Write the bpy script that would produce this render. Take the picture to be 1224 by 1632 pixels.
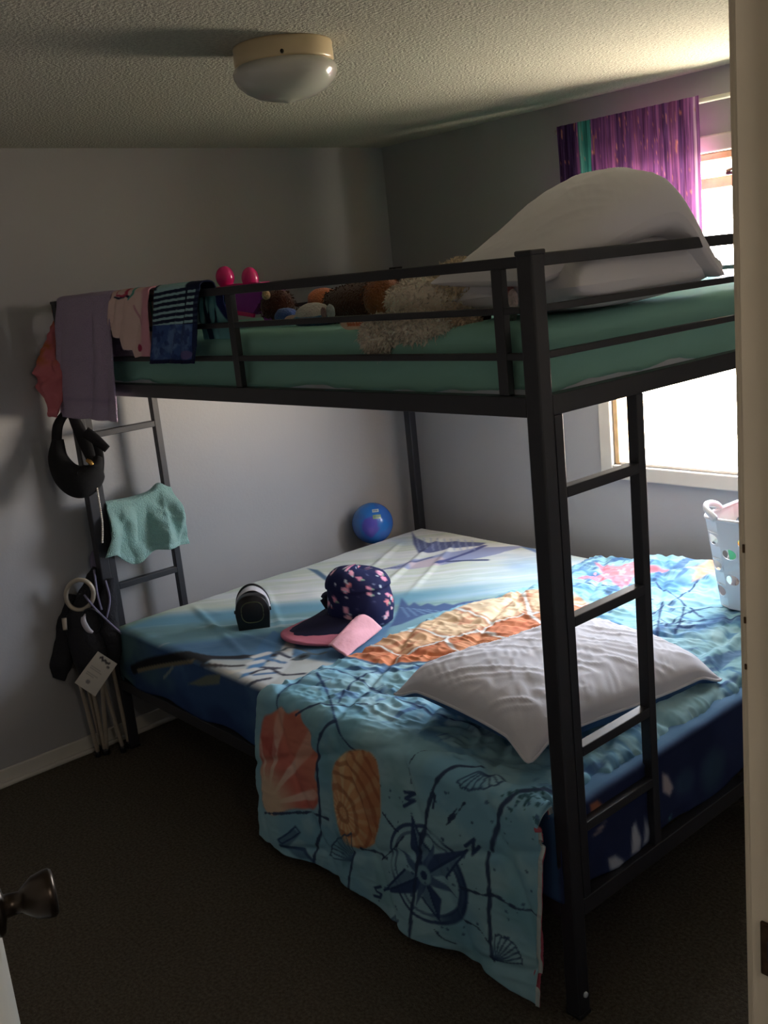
import bpy, bmesh, math, random
import numpy as np
from mathutils import Vector, Matrix

for _o in list(bpy.data.objects):
    bpy.data.objects.remove(_o)
SC = bpy.context.scene
COL = SC.collection
random.seed(7)
RNG = np.random.default_rng(11)

# ------------------------------------------------------------------ camera
FPX = 1617.894
CAM = np.array([3.37039, -1.45162, 1.62719])
CR = np.array([0.65583413, 0.74832797, -0.0994326])
CU = np.array([-0.1100896, 0.22511583, 0.96809253])
CF = np.array([-0.74683457, 0.62396163, -0.23002177])
cam_d = bpy.data.cameras.new('camera')
cam = bpy.data.objects.new('camera', cam_d)
COL.objects.link(cam)
cam_d.sensor_fit = 'VERTICAL'
cam_d.sensor_height = 36.0
cam_d.lens = 36.0 * FPX / 1632.0
cam_d.clip_start = 0.02
cam.matrix_world = Matrix(((CR[0], CU[0], -CF[0], CAM[0]), (CR[1], CU[1], -CF[1], CAM[1]),
                           (CR[2], CU[2], -CF[2], CAM[2]), (0, 0, 0, 1)))
SC.camera = cam

# ------------------------------------------------------------------ world: hazy daylight sky, pale sunlit ground
world = bpy.data.worlds.new('daylight')
SC.world = world
world.use_nodes = True
_nt = world.node_tree
_nt.nodes.clear()
_out = _nt.nodes.new('ShaderNodeOutputWorld')
_bg = _nt.nodes.new('ShaderNodeBackground')
_tc = _nt.nodes.new('ShaderNodeTexCoord')
_sx = _nt.nodes.new('ShaderNodeSeparateXYZ')
_mr = _nt.nodes.new('ShaderNodeMapRange')
_mr.inputs[1].default_value = -0.12
_mr.inputs[2].default_value = 0.12
_mx = _nt.nodes.new('ShaderNodeMix')
_mx.data_type = 'RGBA'
_mx.inputs[6].default_value = (2.35, 1.98, 1.52, 1)      # pale sunlit ground
_mx.inputs[7].default_value = (0.74, 0.84, 1.0, 1)     # hazy sky
_nt.links.new(_tc.outputs['Generated'], _sx.inputs[0])
_nt.links.new(_sx.outputs['Z'], _mr.inputs[0])
_nt.links.new(_mr.outputs[0], _mx.inputs[0])
_nt.links.new(_mx.outputs[2], _bg.inputs[0])
_bg.inputs[1].default_value = 11.5
_nt.links.new(_bg.outputs[0], _out.inputs[0])

SC.view_settings.view_transform = 'Standard'
SC.view_settings.look = 'None'
SC.view_settings.gamma = 1.0
SC.view_settings.exposure = 1.1
SC.view_settings.use_curve_mapping = False

# daylight portal in the window opening (guides the sampling, adds no light)
pl = bpy.data.lights.new('window_portal', 'AREA')
pl.shape = 'RECTANGLE'; pl.size = .79; pl.size_y = 1.04
pl.cycles.is_portal = True
plo = bpy.data.objects.new('window_portal', pl)
COL.objects.link(plo)
plo.location = (1.46, 1.735, 1.362)
plo.rotation_euler = (math.radians(-90), 0, 0)

# ------------------------------------------------------------------ helpers
def at(px, py, ax, val):
    """point on the plane ax=val seen at a photo pixel"""
    d = CF + CR * (px - 612) / FPX + CU * (816 - py) / FPX
    i = 'xyz'.index(ax)
    return CAM + d * ((val - CAM[i]) / d[i])

def atd(px, py, depth):
    d = CF + CR * (px - 612) / FPX + CU * (816 - py) / FPX
    return CAM + d * depth

def depth_of(p):
    return float((np.asarray(p, float) - CAM) @ CF)

def lin(c):
    c = np.asarray(c, float) / 255.0
    return np.where(c <= 0.04045, c / 12.92, ((c + 0.055) / 1.055) ** 2.4)

WL = {}
def link(o, parent=None, loc=(0, 0, 0)):
    COL.objects.link(o)
    loc = Vector(loc)
    WL[o.name] = loc
    if parent is not None:
        o.parent = parent
        o.location = loc - WL[parent.name]
    else:
        o.location = loc
    return o

def tag(o, label=None, cat=None, group=None, kind=None):
    if label: o['label'] = label
    if cat: o['category'] = cat
    if group: o['group'] = group
    if kind: o['kind'] = kind
    return o

def thing(name, label, cat, loc=(0, 0, 0), group=None, kind=None):
    o = bpy.data.objects.new(name, None)
    o.empty_display_size = 0.05
    link(o, None, loc)
    return tag(o, label, cat, group, kind)

def mesh_obj(name, V, F, mat, parent=None, smooth=True, cols=None, solid=None, rim=None, sub=0):
    """V in world coordinates"""
    me = bpy.data.meshes.new(name)
    V = np.asarray(V, float)
    base = np.array([V[:, 0].mean(), V[:, 1].mean(), V[:, 2].min()])
    if isinstance(F, np.ndarray):
        F = F.tolist()
    me.from_pydata((V - base).tolist(), [], F)
    me.update()
    if smooth:
        me.polygons.foreach_set('use_smooth', np.ones(len(me.polygons), bool))
    if cols is not None:
        at_ = me.color_attributes.new('Col', 'FLOAT_COLOR', 'POINT')
        c4 = np.ones((len(V), 4), np.float32)
        c4[:, :3] = cols
        at_.data.foreach_set('color', c4.ravel())
    for m in (mat if isinstance(mat, (list, tuple)) else [mat]):
        me.materials.append(m)
    o = bpy.data.objects.new(name, me)
    link(o, parent, base)
    if solid:
        md = o.modifiers.new('thickness', 'SOLIDIFY')
        md.thickness = solid
        md.offset = rim[0] if rim else 0
        if rim and rim[1]:
            md.material_offset = 1; md.material_offset_rim = 0
    if sub:
        md = o.modifiers.new('smooth', 'SUBSURF'); md.levels = sub; md.render_levels = sub
    return o

_cache = {}
def box(name, c, size, mat, parent=None, bev=0.003, rot=None, seg=2):
    """bevelled box, centre c; alike boxes share mesh data"""
    key = (tuple(round(s, 4) for s in size), mat.name, bev, seg)
    if key not in _cache:
        bm = bmesh.new()
        bmesh.ops.create_cube(bm, size=1.0)
        for v in bm.verts:
            v.co = Vector((v.co.x * size[0], v.co.y * size[1], v.co.z * size[2]))
        if bev:
            b = min(bev, min(size) * 0.45)
            bmesh.ops.bevel(bm, geom=list(bm.edges), offset=b, segments=seg, affect='EDGES', profile=0.5)
        me = bpy.data.meshes.new(name)
        bm.to_mesh(me); bm.free()
        me.materials.append(mat)
        _cache[key] = me
    o = bpy.data.objects.new(name, _cache[key])
    link(o, parent, c)
    if rot is not None:
        o.rotation_euler = rot
    return o

def boxes_mesh(name, bl, mat, parent=None):
    """several axis-aligned boxes (x0,x1,y0,y1,z0,z1) as one surface (walls round an opening)"""
    V = []; F = []
    for (x0, x1, y0, y1, z0, z1) in bl:
        k = len(V)
        V += [(x0, y0, z0), (x1, y0, z0), (x1, y1, z0), (x0, y1, z0), (x0, y0, z1), (x1, y0, z1), (x1, y1, z1), (x0, y1, z1)]
        F += [[k, k + 3, k + 2, k + 1], [k + 4, k + 5, k + 6, k + 7], [k, k + 1, k + 5, k + 4], [k + 1, k + 2, k + 6, k + 5],
              [k + 2, k + 3, k + 7, k + 6], [k + 3, k, k + 4, k + 7]]
    return mesh_obj(name, V, F, mat, parent, smooth=False)

def grid_faces(nu, nv, closed_u=False):
    """vertex index i*nv+j, i along u"""
    i = np.arange(nu if closed_u else nu - 1)[:, None]
    j = np.arange(nv - 1)[None, :]
    a = i * nv + j
    i2 = (i + 1) % nu
    b = i2 * nv + j
    return np.stack([a, b, b + 1, a + 1], -1).reshape(-1, 4)

def catmull(P, n):
    P = np.asarray(P, float)
    if len(P) == 2:
        t = np.linspace(0, 1, n)[:, None]
        return P[0] * (1 - t) + P[1] * t
    Q = np.vstack([2 * P[0] - P[1], P, 2 * P[-1] - P[-2]])
    out = []
    for t in np.linspace(0, len(P) - 1, n):
        k = min(int(t), len(P) - 2); f = t - k
        p0, p1, p2, p3 = Q[k], Q[k + 1], Q[k + 2], Q[k + 3]
        out.append(0.5 * ((2 * p1) + (-p0 + p2) * f + (2 * p0 - 5 * p1 + 4 * p2 - p3) * f * f + (-p0 + 3 * p1 - 3 * p2 + p3) * f ** 3))
    return np.array(out)

def sweep_vf(pts, rads, n=12, m=None, flat_axis=None, closed=False):
    """tube along pts; rads list of r or (ra, rb); ra lies along flat_axis"""
    pts = np.asarray(pts, float)
    m = m or max(2, (len(pts) - 1) * 6 + 1)
    r2 = np.array([(r, r) if np.isscalar(r) else r for r in rads], float)
    if len(r2) == 1: r2 = np.repeat(r2, len(pts), 0)
    C = catmull(pts, m)
    Rr = catmull(r2, m)
    T = np.gradient(C, axis=0)
    T /= np.linalg.norm(T, axis=1)[:, None] + 1e-12
    ref = np.asarray(flat_axis if flat_axis is not None else (0, 0, 1), float)
    V = []
    prevA = None
    for k in range(m):
        A = ref - T[k] * (ref @ T[k])
        if np.linalg.norm(A) < 1e-3:
            A = prevA if prevA is not None else np.cross(T[k], (1, 0.3, 0.2))
        A /= np.linalg.norm(A); prevA = A
        B = np.cross(T[k], A)
        th = np.linspace(0, 2 * math.pi, n, endpoint=False)
        V.append(C[k] + np.outer(np.cos(th) * abs(Rr[k, 0]), A) + np.outer(np.sin(th) * abs(Rr[k, 1]), B))
    V = np.array(V).reshape(-1, 3)
    F = []
    for k in range(m - 1 if not closed else m):
        k2 = (k + 1) % m
        for j in range(n):
            j2 = (j + 1) % n
            F.append([k * n + j, k * n + j2, k2 * n + j2, k2 * n + j])
    if not closed:
        F.append(list(range(n))[::-1])
        F.append([(m - 1) * n + j for j in range(n)])
    return V, F

def sweep(name, pts, rads, mat, parent=None, n=12, m=None, flat_axis=None, closed=False, cols=None):
    V, F = sweep_vf(pts, rads, n, m, flat_axis, closed)
    return mesh_obj(name, V, F, mat, parent, cols=cols)

def merge(parts):
    V = []; F = []; k = 0
    for v, f in parts:
        V.append(np.asarray(v)); F += [[i + k for i in q] for q in (f.tolist() if isinstance(f, np.ndarray) else f)]
        k += len(v)
    return np.vstack(V), F

def lathe_vf(prof, c, n=48, axis='z'):
    prof = np.asarray(prof, float)
    th = np.linspace(0, 2 * math.pi, n, endpoint=False)
    V = np.array([[r * math.cos(t), r * math.sin(t), z] for t in th for r, z in prof])
    F = grid_faces(n, len(prof), True)
    return V + np.asarray(c), F

# ---- value noise
_H = np.random.default_rng(5).random((256, 256))
def vn(x, y, s=0):
    x = np.asarray(x, float) + s * 17.31; y = np.asarray(y, float) + s * 9.77
    xi = np.floor(x).astype(int); yi = np.floor(y).astype(int)
    fx = x - xi; fy = y - yi
    fx = fx * fx * (3 - 2 * fx); fy = fy * fy * (3 - 2 * fy)
    h = lambda a, b: _H[a % 256, b % 256]
    return (h(xi, yi) * (1 - fx) + h(xi + 1, yi) * fx) * (1 - fy) + (h(xi, yi + 1) * (1 - fx) + h(xi + 1, yi + 1) * fx) * fy
def fbm(x, y, s=0, o=4):
    r = 0; a = 0.5; t = 0
    for k in range(o):
        r = r + a * vn(np.asarray(x) * 2 ** k, np.asarray(y) * 2 ** k, s + k * 3); t += a; a *= 0.5
    return r / t
def sst(a, b, x):
    t = np.clip((x - a) / (b - a), 0, 1)
    return t * t * (3 - 2 * t)
def ridge(x, y, s=0):
    return 1 - np.abs(2 * vn(x, y, s) - 1)

def loop_smooth(P, n=60):
    P = [tuple(q) for q in P]
    Q = catmull(np.array(P[-2:] + P + P[:3]), (len(P) + 4) * 8 + 1)
    return [tuple(q) for q in Q[16:16 + len(P) * 8]]

class Canvas:
    """flat print painted over points (x, y), colours sRGB 0-255"""
    def __init__(s, x, y, base):
        s.x = np.asarray(x, float); s.y = np.asarray(y, float)
        s.c = np.zeros((len(s.x), 3)) + np.asarray(base, float)
    def mix(s, a, col):
        a = np.clip(a, 0, 1)
        a = a[:, None]
        s.c = s.c * (1 - a) + np.asarray(col, float) * a
    def seg(s, P, Q):
        P = np.asarray(P, float); Q = np.asarray(Q, float); d = Q - P
        t = np.clip(((s.x - P[0]) * d[0] + (s.y - P[1]) * d[1]) / (d @ d + 1e-12), 0, 1)
        return np.hypot(s.x - P[0] - t * d[0], s.y - P[1] - t * d[1])
    def line(s, pts, w, col, a=1.0, soft=0.35, jit=0.0):
        D = np.full(len(s.x), 9.0)
        for k in range(len(pts) - 1):
            D = np.minimum(D, s.seg(pts[k], pts[k + 1]))
        if jit: D = D + (vn(s.x * 60, s.y * 60, 3) - .5) * jit
        s.mix(a * (1 - sst(w * (1 - soft), w * (1 + soft), D)), col)
    def curve(s, pts, w, col, a=1.0, n=24, **k):
        s.line(catmull(np.asarray(pts, float), n), w, col, a, **k)
    def inside(s, pts):
        pts = np.asarray(pts, float)
        ins = np.zeros(len(s.x), bool)
        j = len(pts) - 1
        for i in range(len(pts)):
            xi, yi = pts[i]; xj, yj = pts[j]
            cond = ((yi > s.y) != (yj > s.y))
            xx = (xj - xi) * (s.y - yi) / ((yj - yi) + 1e-15) + xi
            ins ^= cond & (s.x < xx)
            j = i
        return ins
    def poly(s, pts, col, a=1.0, soft=0.004):
        ins = s.inside(pts)
        P = list(pts) + [pts[0]]
        D = np.full(len(s.x), 9.0)
        for k in range(len(P) - 1):
            D = np.minimum(D, s.seg(P[k], P[k + 1]))
        sd = np.where(ins, D, -D)
        al = a * sst(-soft, soft, sd)
        if callable(col): col = col()
        s.mix(al, col)
        return al
    def ell(s, c, rx, ry, col, a=1.0, rot=0, soft=0.15):
        dx = s.x - c[0]; dy = s.y - c[1]
        u = (dx * math.cos(rot) + dy * math.sin(rot)) / rx
        v = (-dx * math.sin(rot) + dy * math.cos(rot)) / ry
        s.mix(a * (1 - sst(1 - soft, 1 + soft, np.hypot(u, v))), col)
    def lin(s):
        return lin(np.clip(s.c, 0, 255))

# ------------------------------------------------------------------ materials
MATS = {}
def mat(name, col, rough=0.6, metal=0.0, bump=None, vary=None, attr=False, spec=0.5, sheen=0.0, trans=0.0, coat=0.0):
    """procedural principled material; bump=(scale, strength, distance), vary=(scale, amount)"""
    m = bpy.data.materials.new(name); m.use_nodes = True
    nt = m.node_tree; N = nt.nodes; b = N['Principled BSDF']
    b.inputs['Roughness'].default_value = rough
    b.inputs['Metallic'].default_value = metal
    b.inputs['Specular IOR Level'].default_value = spec
    if sheen: b.inputs['Sheen Weight'].default_value = sheen
    if trans: b.inputs['Transmission Weight'].default_value = trans
    if coat: b.inputs['Coat Weight'].default_value = coat
    c = lin(col)
    src = None
    if attr:
        a = N.new('ShaderNodeAttribute'); a.attribute_name = 'Col'; src = a.outputs['Color']
    else:
        b.inputs['Base Color'].default_value = (*c, 1)
    tc = N.new('ShaderNodeTexCoord')
    if vary:
        nz = N.new('ShaderNodeTexNoise'); nz.inputs['Scale'].default_value = vary[0]; nz.inputs['Detail'].default_value = 4
        nt.links.new(tc.outputs['Object'], nz.inputs['Vector'])
        mr = N.new('ShaderNodeMapRange'); mr.inputs[1].default_value = 0.3; mr.inputs[2].default_value = 0.7
        mr.inputs[3].default_value = 1 - vary[1]; mr.inputs[4].default_value = 1 + vary[1]
        nt.links.new(nz.outputs['Fac'], mr.inputs[0])
        mx = N.new('ShaderNodeMix'); mx.data_type = 'RGBA'; mx.blend_type = 'MULTIPLY'; mx.inputs[0].default_value = 1
        if src is not None: nt.links.new(src, mx.inputs[6])
        else: mx.inputs[6].default_value = (*c, 1)
        nt.links.new(mr.outputs[0], mx.inputs[7])
        src = mx.outputs[2]
    if src is not None: nt.links.new(src, b.inputs['Base Color'])
    if bump:
        nz = N.new('ShaderNodeTexNoise'); nz.inputs['Scale'].default_value = bump[0]; nz.inputs['Detail'].default_value = 3
        nt.links.new(tc.outputs['Object'], nz.inputs['Vector'])
        bp = N.new('ShaderNodeBump'); bp.inputs['Strength'].default_value = bump[1]; bp.inputs['Distance'].default_value = bump[2]
        nt.links.new(nz.outputs['Fac'], bp.inputs['Height'])
        nt.links.new(bp.outputs[0], b.inputs['Normal'])
    MATS[name] = m
    return m

M_wall = mat('grey_wall_paint', (164, 163, 164), 0.5, bump=(90, .12, .004), vary=(2.2, .03))
M_ceil = mat('popcorn_ceiling', (196, 194, 182), 0.95, bump=(125, 1.0, .011), vary=(90, .14))
M_carpet = mat('brown_carpet', (104, 96, 84), 1.0, bump=(260, 1.0, .012), vary=(120, .35), spec=.05)
M_trim = mat('white_trim_paint', (205, 200, 190), 0.45, vary=(9, .04))
M_jamb = mat('cream_jamb_paint', (224, 212, 194), 0.42, vary=(6, .05), bump=(60, .1, .003))
M_door = mat('white_door_paint', (205, 205, 198), 0.45, vary=(8, .03))
M_bed = mat('black_bed_metal', (42, 42, 47), 0.42, metal=0.0, spec=.5, vary=(40, .08))
M_wood = mat('window_pine', (200, 168, 124), 0.5, vary=(22, .18))
M_latch = mat('dark_bronze', (52, 44, 38), 0.3, metal=.8)
M_rust = mat('worn_brass', (70, 52, 36), 0.5, metal=.7, vary=(90, .5))
M_white = mat('white_plastic', (232, 233, 238), 0.35, spec=.5)
M_black = mat('black_plastic', (22, 22, 26), 0.35)
M_blackcloth = mat('black_cloth', (20, 19, 21), 0.9, bump=(400, .3, .002))
M_print = mat('printed_cotton', (255, 255, 255), 0.85, attr=True, bump=(700, .25, .0015), spec=.2)
M_terry = mat('printed_terry', (255, 255, 255), 1.0, attr=True, bump=(260, 1.0, .008), sheen=.3, spec=.05)
M_plush = mat('printed_plush', (255, 255, 255), 1.0, attr=True, bump=(200, .9, .006), sheen=.3, spec=.05)
M_gloss = mat('printed_vinyl', (255, 255, 255), 0.22, attr=True, coat=.3)
M_pillow = mat('white_pillowcase', (226, 224, 230), 0.85, bump=(500, .2, .0015), spec=.2)
M_pillowb = mat('blue_pillow_back', (52, 92, 138), 0.85, vary=(14, .4))
M_mattress = mat('white_mattress_ticking', (222, 226, 232), 0.85)
M_coral = mat('coral_quilt_lining', (196, 96, 112), 0.9, vary=(12, .25))

# glass: mostly clear with a thin reflection
def glass_mat():
    m = bpy.data.materials.new('window_glass'); m.use_nodes = True
    nt = m.node_tree; N = nt.nodes; N.clear()
    o = N.new('ShaderNodeOutputMaterial'); t = N.new('ShaderNodeBsdfTransparent'); g = N.new('ShaderNodeBsdfGlossy')
    g.inputs['Roughness'].default_value = .02
    mx = N.new('ShaderNodeMixShader'); mx.inputs[0].default_value = .05
    nt.links.new(t.outputs[0], mx.inputs[1]); nt.links.new(g.outputs[0], mx.inputs[2]); nt.links.new(mx.outputs[0], o.inputs[0])
    return m
M_glass = glass_mat()

def curtain_mat():
    m = bpy.data.materials.new('shiny_fringe_cloth'); m.use_nodes = True
    nt = m.node_tree; N = nt.nodes; N.clear()
    o = N.new('ShaderNodeOutputMaterial')
    a = N.new('ShaderNodeAttribute'); a.attribute_name = 'Col'
    tc = N.new('ShaderNodeTexCoord'); mp = N.new('ShaderNodeMapping'); mp.inputs['Scale'].default_value = (160, 160, 5)
    nz = N.new('ShaderNodeTexNoise'); nz.inputs['Scale'].default_value = 1.0; nz.inputs['Detail'].default_value = 3
    nt.links.new(tc.outputs['Object'], mp.inputs[0]); nt.links.new(mp.outputs[0], nz.inputs['Vector'])
    mr = N.new('ShaderNodeMapRange'); mr.inputs[1].default_value = .3; mr.inputs[2].default_value = .7; mr.inputs[3].default_value = .45; mr.inputs[4].default_value = 1.5
    nt.links.new(nz.outputs['Fac'], mr.inputs[0])
    mx = N.new('ShaderNodeMix'); mx.data_type = 'RGBA'; mx.blend_type = 'MULTIPLY'; mx.inputs[0].default_value = 1
    nt.links.new(a.outputs['Color'], mx.inputs[6]); nt.links.new(mr.outputs[0], mx.inputs[7])
    d = N.new('ShaderNodeBsdfDiffuse'); t = N.new('ShaderNodeBsdfTranslucent'); g = N.new('ShaderNodeBsdfGlossy'); g.inputs['Roughness'].default_value = .3
    for s in (d, t, g): nt.links.new(mx.outputs[2], s.inputs['Color'])
    m1 = N.new('ShaderNodeMixShader'); m1.inputs[0].default_value = CURTAIN_T
    nt.links.new(d.outputs[0], m1.inputs[1]); nt.links.new(t.outputs[0], m1.inputs[2])
    m2 = N.new('ShaderNodeMixShader'); m2.inputs[0].default_value = .3
    nt.links.new(m1.outputs[0], m2.inputs[1]); nt.links.new(g.outputs[0], m2.inputs[2])
    nt.links.new(m2.outputs[0], o.inputs[0])
    return m
CURTAIN_T = 0.15
M_curtain = curtain_mat()

# ------------------------------------------------------------------ room shell
X0, X1 = -0.085, 2.90          # left wall, door wall
Y0, Y1 = -1.75, 1.632          # front wall, window wall
H = 2.143
T = 0.12
WX0, WX1, WZ0, WZ1 = 1.06, 1.86, 0.834, 1.89     # window opening
DY0, DY1, DH = -1.39, -0.632, 2.03               # doorway
HX1, HY0, HY1 = 4.35, -2.7, 0.4                  # hall

def struct(o): return tag(o, kind='structure')
struct(boxes_mesh('floor', [(X0 - T, HX1 + T, HY0 - T, Y1 + T, -0.1, 0.0)], M_carpet))
struct(boxes_mesh('ceiling', [(X0 - T, HX1 + T, HY0 - T, Y1 + T, H, H + 0.1)], M_ceil))
struct(boxes_mesh('wall_left', [(X0 - T, X0, Y0 - T, Y1 + T, 0, H)], M_wall))
struct(boxes_mesh('wall_window', [(X0, WX0, Y1, Y1 + T, 0, H), (WX1, X1 + T, Y1, Y1 + T, 0, H),
                                   (WX0, WX1, Y1, Y1 + T, 0, WZ0), (WX0, WX1, Y1, Y1 + T, WZ1, H)], M_wall))
struct(boxes_mesh('wall_front', [(X0, X1 + T, Y0 - T, Y0, 0, H)], M_wall))
struct(boxes_mesh('wall_right', [(X1, X1 + T, Y0, DY0 - .02, 0, H), (X1, X1 + T, DY1 + .02, Y1, 0, H),
                                  (X1, X1 + T, DY0 - .02, DY1 + .02, DH + .02, H)], M_wall))
struct(boxes_mesh('wall_hall', [(HX1, HX1 + T, HY0, HY1, 0, H), (X1 + T, HX1, HY0 - T, HY0, 0, H), (X1 + T, HX1, HY1, HY1 + T, 0, H),
                                 (X1 + T - .02, X1 + T, HY0, Y0 - T, 0, H)], M_wall))
def baseboard(name, x0, x1, y0, y1, ax):
    h = 0.062
    o = thing(name, None, None, ((x0 + x1) / 2, (y0 + y1) / 2, 0), kind='structure')
    box('board', ((x0 + x1) / 2, (y0 + y1) / 2, h / 2), (x1 - x0, y1 - y0, h), M_trim, o, bev=.004)
    t = .018
    if ax == 'x+': c = (x1 + t / 2 - .002, (y0 + y1) / 2, .009); s = (t, y1 - y0, .018)
    else: c = ((x0 + x1) / 2, y0 - t / 2 + .002, .009); s = (x1 - x0, t, .018)
    box('shoe_moulding', c, s, M_trim, o, bev=.006)
    return o
baseboard('baseboard_left', X0, X0 + .012, Y0, Y1, 'x+')
baseboard('baseboard_window', X0 + .012, X1, Y1 - .012, Y1, 'y-')

# doorway lining at the right edge of the picture
tr = thing('trim_1', 'cream painted door frame with a worn brass strike plate', None, (X1 + .05, DY1 + .01, 0), kind='structure')
box('latch_jamb', (X1 + T / 2, DY1 + .01, DH / 2), (T + .012, .02, DH), M_jamb, tr, bev=.003)
box('door_stop', (X1 + .058, DY1 - .006, DH / 2), (.035, .012, DH), M_jamb, tr, bev=.004)
box('casing', (X1 - .008, DY1 + .038, DH / 2 + .02), (.016, .06, DH + .08), M_jamb, tr, bev=.005)
box('casing', (X1 + T + .008, DY1 + .038, DH / 2 + .02), (.016, .06, DH + .08), M_jamb, tr, bev=.005)
box('head_jamb', (X1 + T / 2, (DY0 + DY1) / 2, DH + .01), (T + .012, DY1 - DY0 + .04, .02), M_jamb, tr, bev=.003)
box('hinge_jamb', (X1 + T / 2, DY0 - .01, DH / 2), (T + .012, .02, DH), M_jamb, tr, bev=.003)
sp = box('strike_plate', (X1 + .021, DY1 - .0015, .935), (.028, .004, .06), M_rust, tr, bev=.0015)
box('latch_hole', (X1 + .021, DY1 - .0035, .935), (.012, .002, .022), M_black, sp, bev=.0006)

for _px, _py in ((1194, 985), (1197, 1058), (1191, 872)):
    _q = at(_px, _py, 'x', X1 - .004)
    box('paint_chip', (X1 - .0045, DY1 - .0004, _q[2]), (.0022, .0014, random.uniform(.005, .010)), M_rust, tr, bev=.0006)

# window
wn = thing('window_1', 'pine framed window with white casing in the grey wall', None, ((WX0 + WX1) / 2, Y1, WZ0), kind='structure')
cw = .054
box('casing', (WX0 - cw / 2, Y1 - .008, (WZ0 + WZ1) / 2), (cw, .018, WZ1 - WZ0 + 2 * cw), M_trim, wn, bev=.005)
box('casing', (WX1 + cw / 2, Y1 - .008, (WZ0 + WZ1) / 2), (cw, .018, WZ1 - WZ0 + 2 * cw), M_trim, wn, bev=.005)
box('casing', ((WX0 + WX1) / 2, Y1 - .008, WZ1 + cw / 2), (WX1 - WX0 - .001, .018, cw), M_trim, wn, bev=.005)
box('casing', ((WX0 + WX1) / 2, Y1 - .008, WZ0 - cw / 2), (WX1 - WX0 - .001, .018, cw), M_trim, wn, bev=.005)
box('frame_jamb', (WX0 + .011, Y1 + .055, (WZ0 + WZ1) / 2), (.02, .108, WZ1 - WZ0 - .002), M_wood, wn)
box('frame_jamb', (WX1 - .011, Y1 + .055, (WZ0 + WZ1) / 2), (.02, .108, WZ1 - WZ0 - .002), M_wood, wn)
box('frame_head', ((WX0 + WX1) / 2, Y1 + .055, WZ1 - .012), (WX1 - WX0 - .046, .108, .022), M_wood, wn)
box('frame_sill', ((WX0 + WX1) / 2, Y1 + .055, WZ0 + .006), (WX1 - WX0 - .046, .108, .01), M_trim, wn)
box('meeting_rail', ((WX0 + WX1) / 2, Y1 + .082, 1.80), (WX1 - WX0 - .046, .035, .036), M_wood, wn)
lt = box('sash_latch', (1.53, Y1 + .072, 1.824), (.05, .016, .010), M_latch, wn)
sweep('latch_lever', [(1.51, Y1 + .068, 1.832), (1.54, Y1 + .055, 1.836), (1.575, Y1 + .045, 1.846)], [.006, .005, .005], M_latch, lt, n=8)
box('pane', ((WX0 + WX1) / 2, Y1 + .084, (WZ0 + 1.782) / 2 + .006), (WX1 - WX0 - .046, .004, 1.782 - WZ0 - .014), M_glass, wn, bev=0)
box('pane', ((WX0 + WX1) / 2, Y1 + .084, 1.848), (WX1 - WX0 - .046, .004, .058), M_glass, wn, bev=0)
# ------------------------------------------------------------------ open door at the left edge of the picture
E_ = np.array([2.170, -1.137]); Hg = np.array([2.905, -1.372])
dd = (E_ - Hg) / np.linalg.norm(E_ - Hg)
nn = np.array([-dd[1], dd[0]])
if nn[1] < 0: nn = -nn
DW = .752; DT = .035
ang = math.atan2(dd[1], dd[0])
mid = E_ - dd * DW / 2 - nn * DT / 2
dr = thing('door_1', 'white painted room door standing open, dark round knob', 'door', (mid[0], mid[1], 0.01), kind='structure')
o = box('door_leaf', (mid[0], mid[1], 1.005), (DW, DT, 1.985), M_door, dr, bev=.003); o.rotation_euler = (0, 0, ang)
ep = E_ - nn * DT / 2
o = box('latch_plate', (ep[0] + dd[0] * .0005, ep[1] + dd[1] * .0005, .935), (.004, .022, .055), M_rust, dr, bev=.001); o.rotation_euler = (0, 0, ang)
def knob(side):
    b = E_ - dd * .062 + (nn * 0 if side > 0 else -nn * DT)
    a = nn * side
    prof = [(.0, 0), (.032, 0), (.033, .004), (.029, .010), (.014, .013), (.0125, .030), (.016, .034), (.025, .046), (.0285, .060), (.0290, .066), (.026, .070), (.018, .0715), (0, .072)]
    V, F = lathe_vf(prof, (0, 0, 0), 40)
    A = np.array([a[0], a[1], 0]); B = np.array([-a[1], a[0], 0]); Z = np.array([0, 0, 1.0])
    W = V[:, 0:1] * B + V[:, 1:2] * Z + V[:, 2:3] * A + np.array([b[0], b[1], .945])
    return mesh_obj('knob', W, F, M_latch, dr)
knob(1); knob(-1)
for hz in (.25, 1.0, 1.75):
    o = box('hinge', (Hg[0] - .002, Hg[1] - .004, hz), (.012, .012, .09), M_rust, dr, bev=.004)

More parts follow.
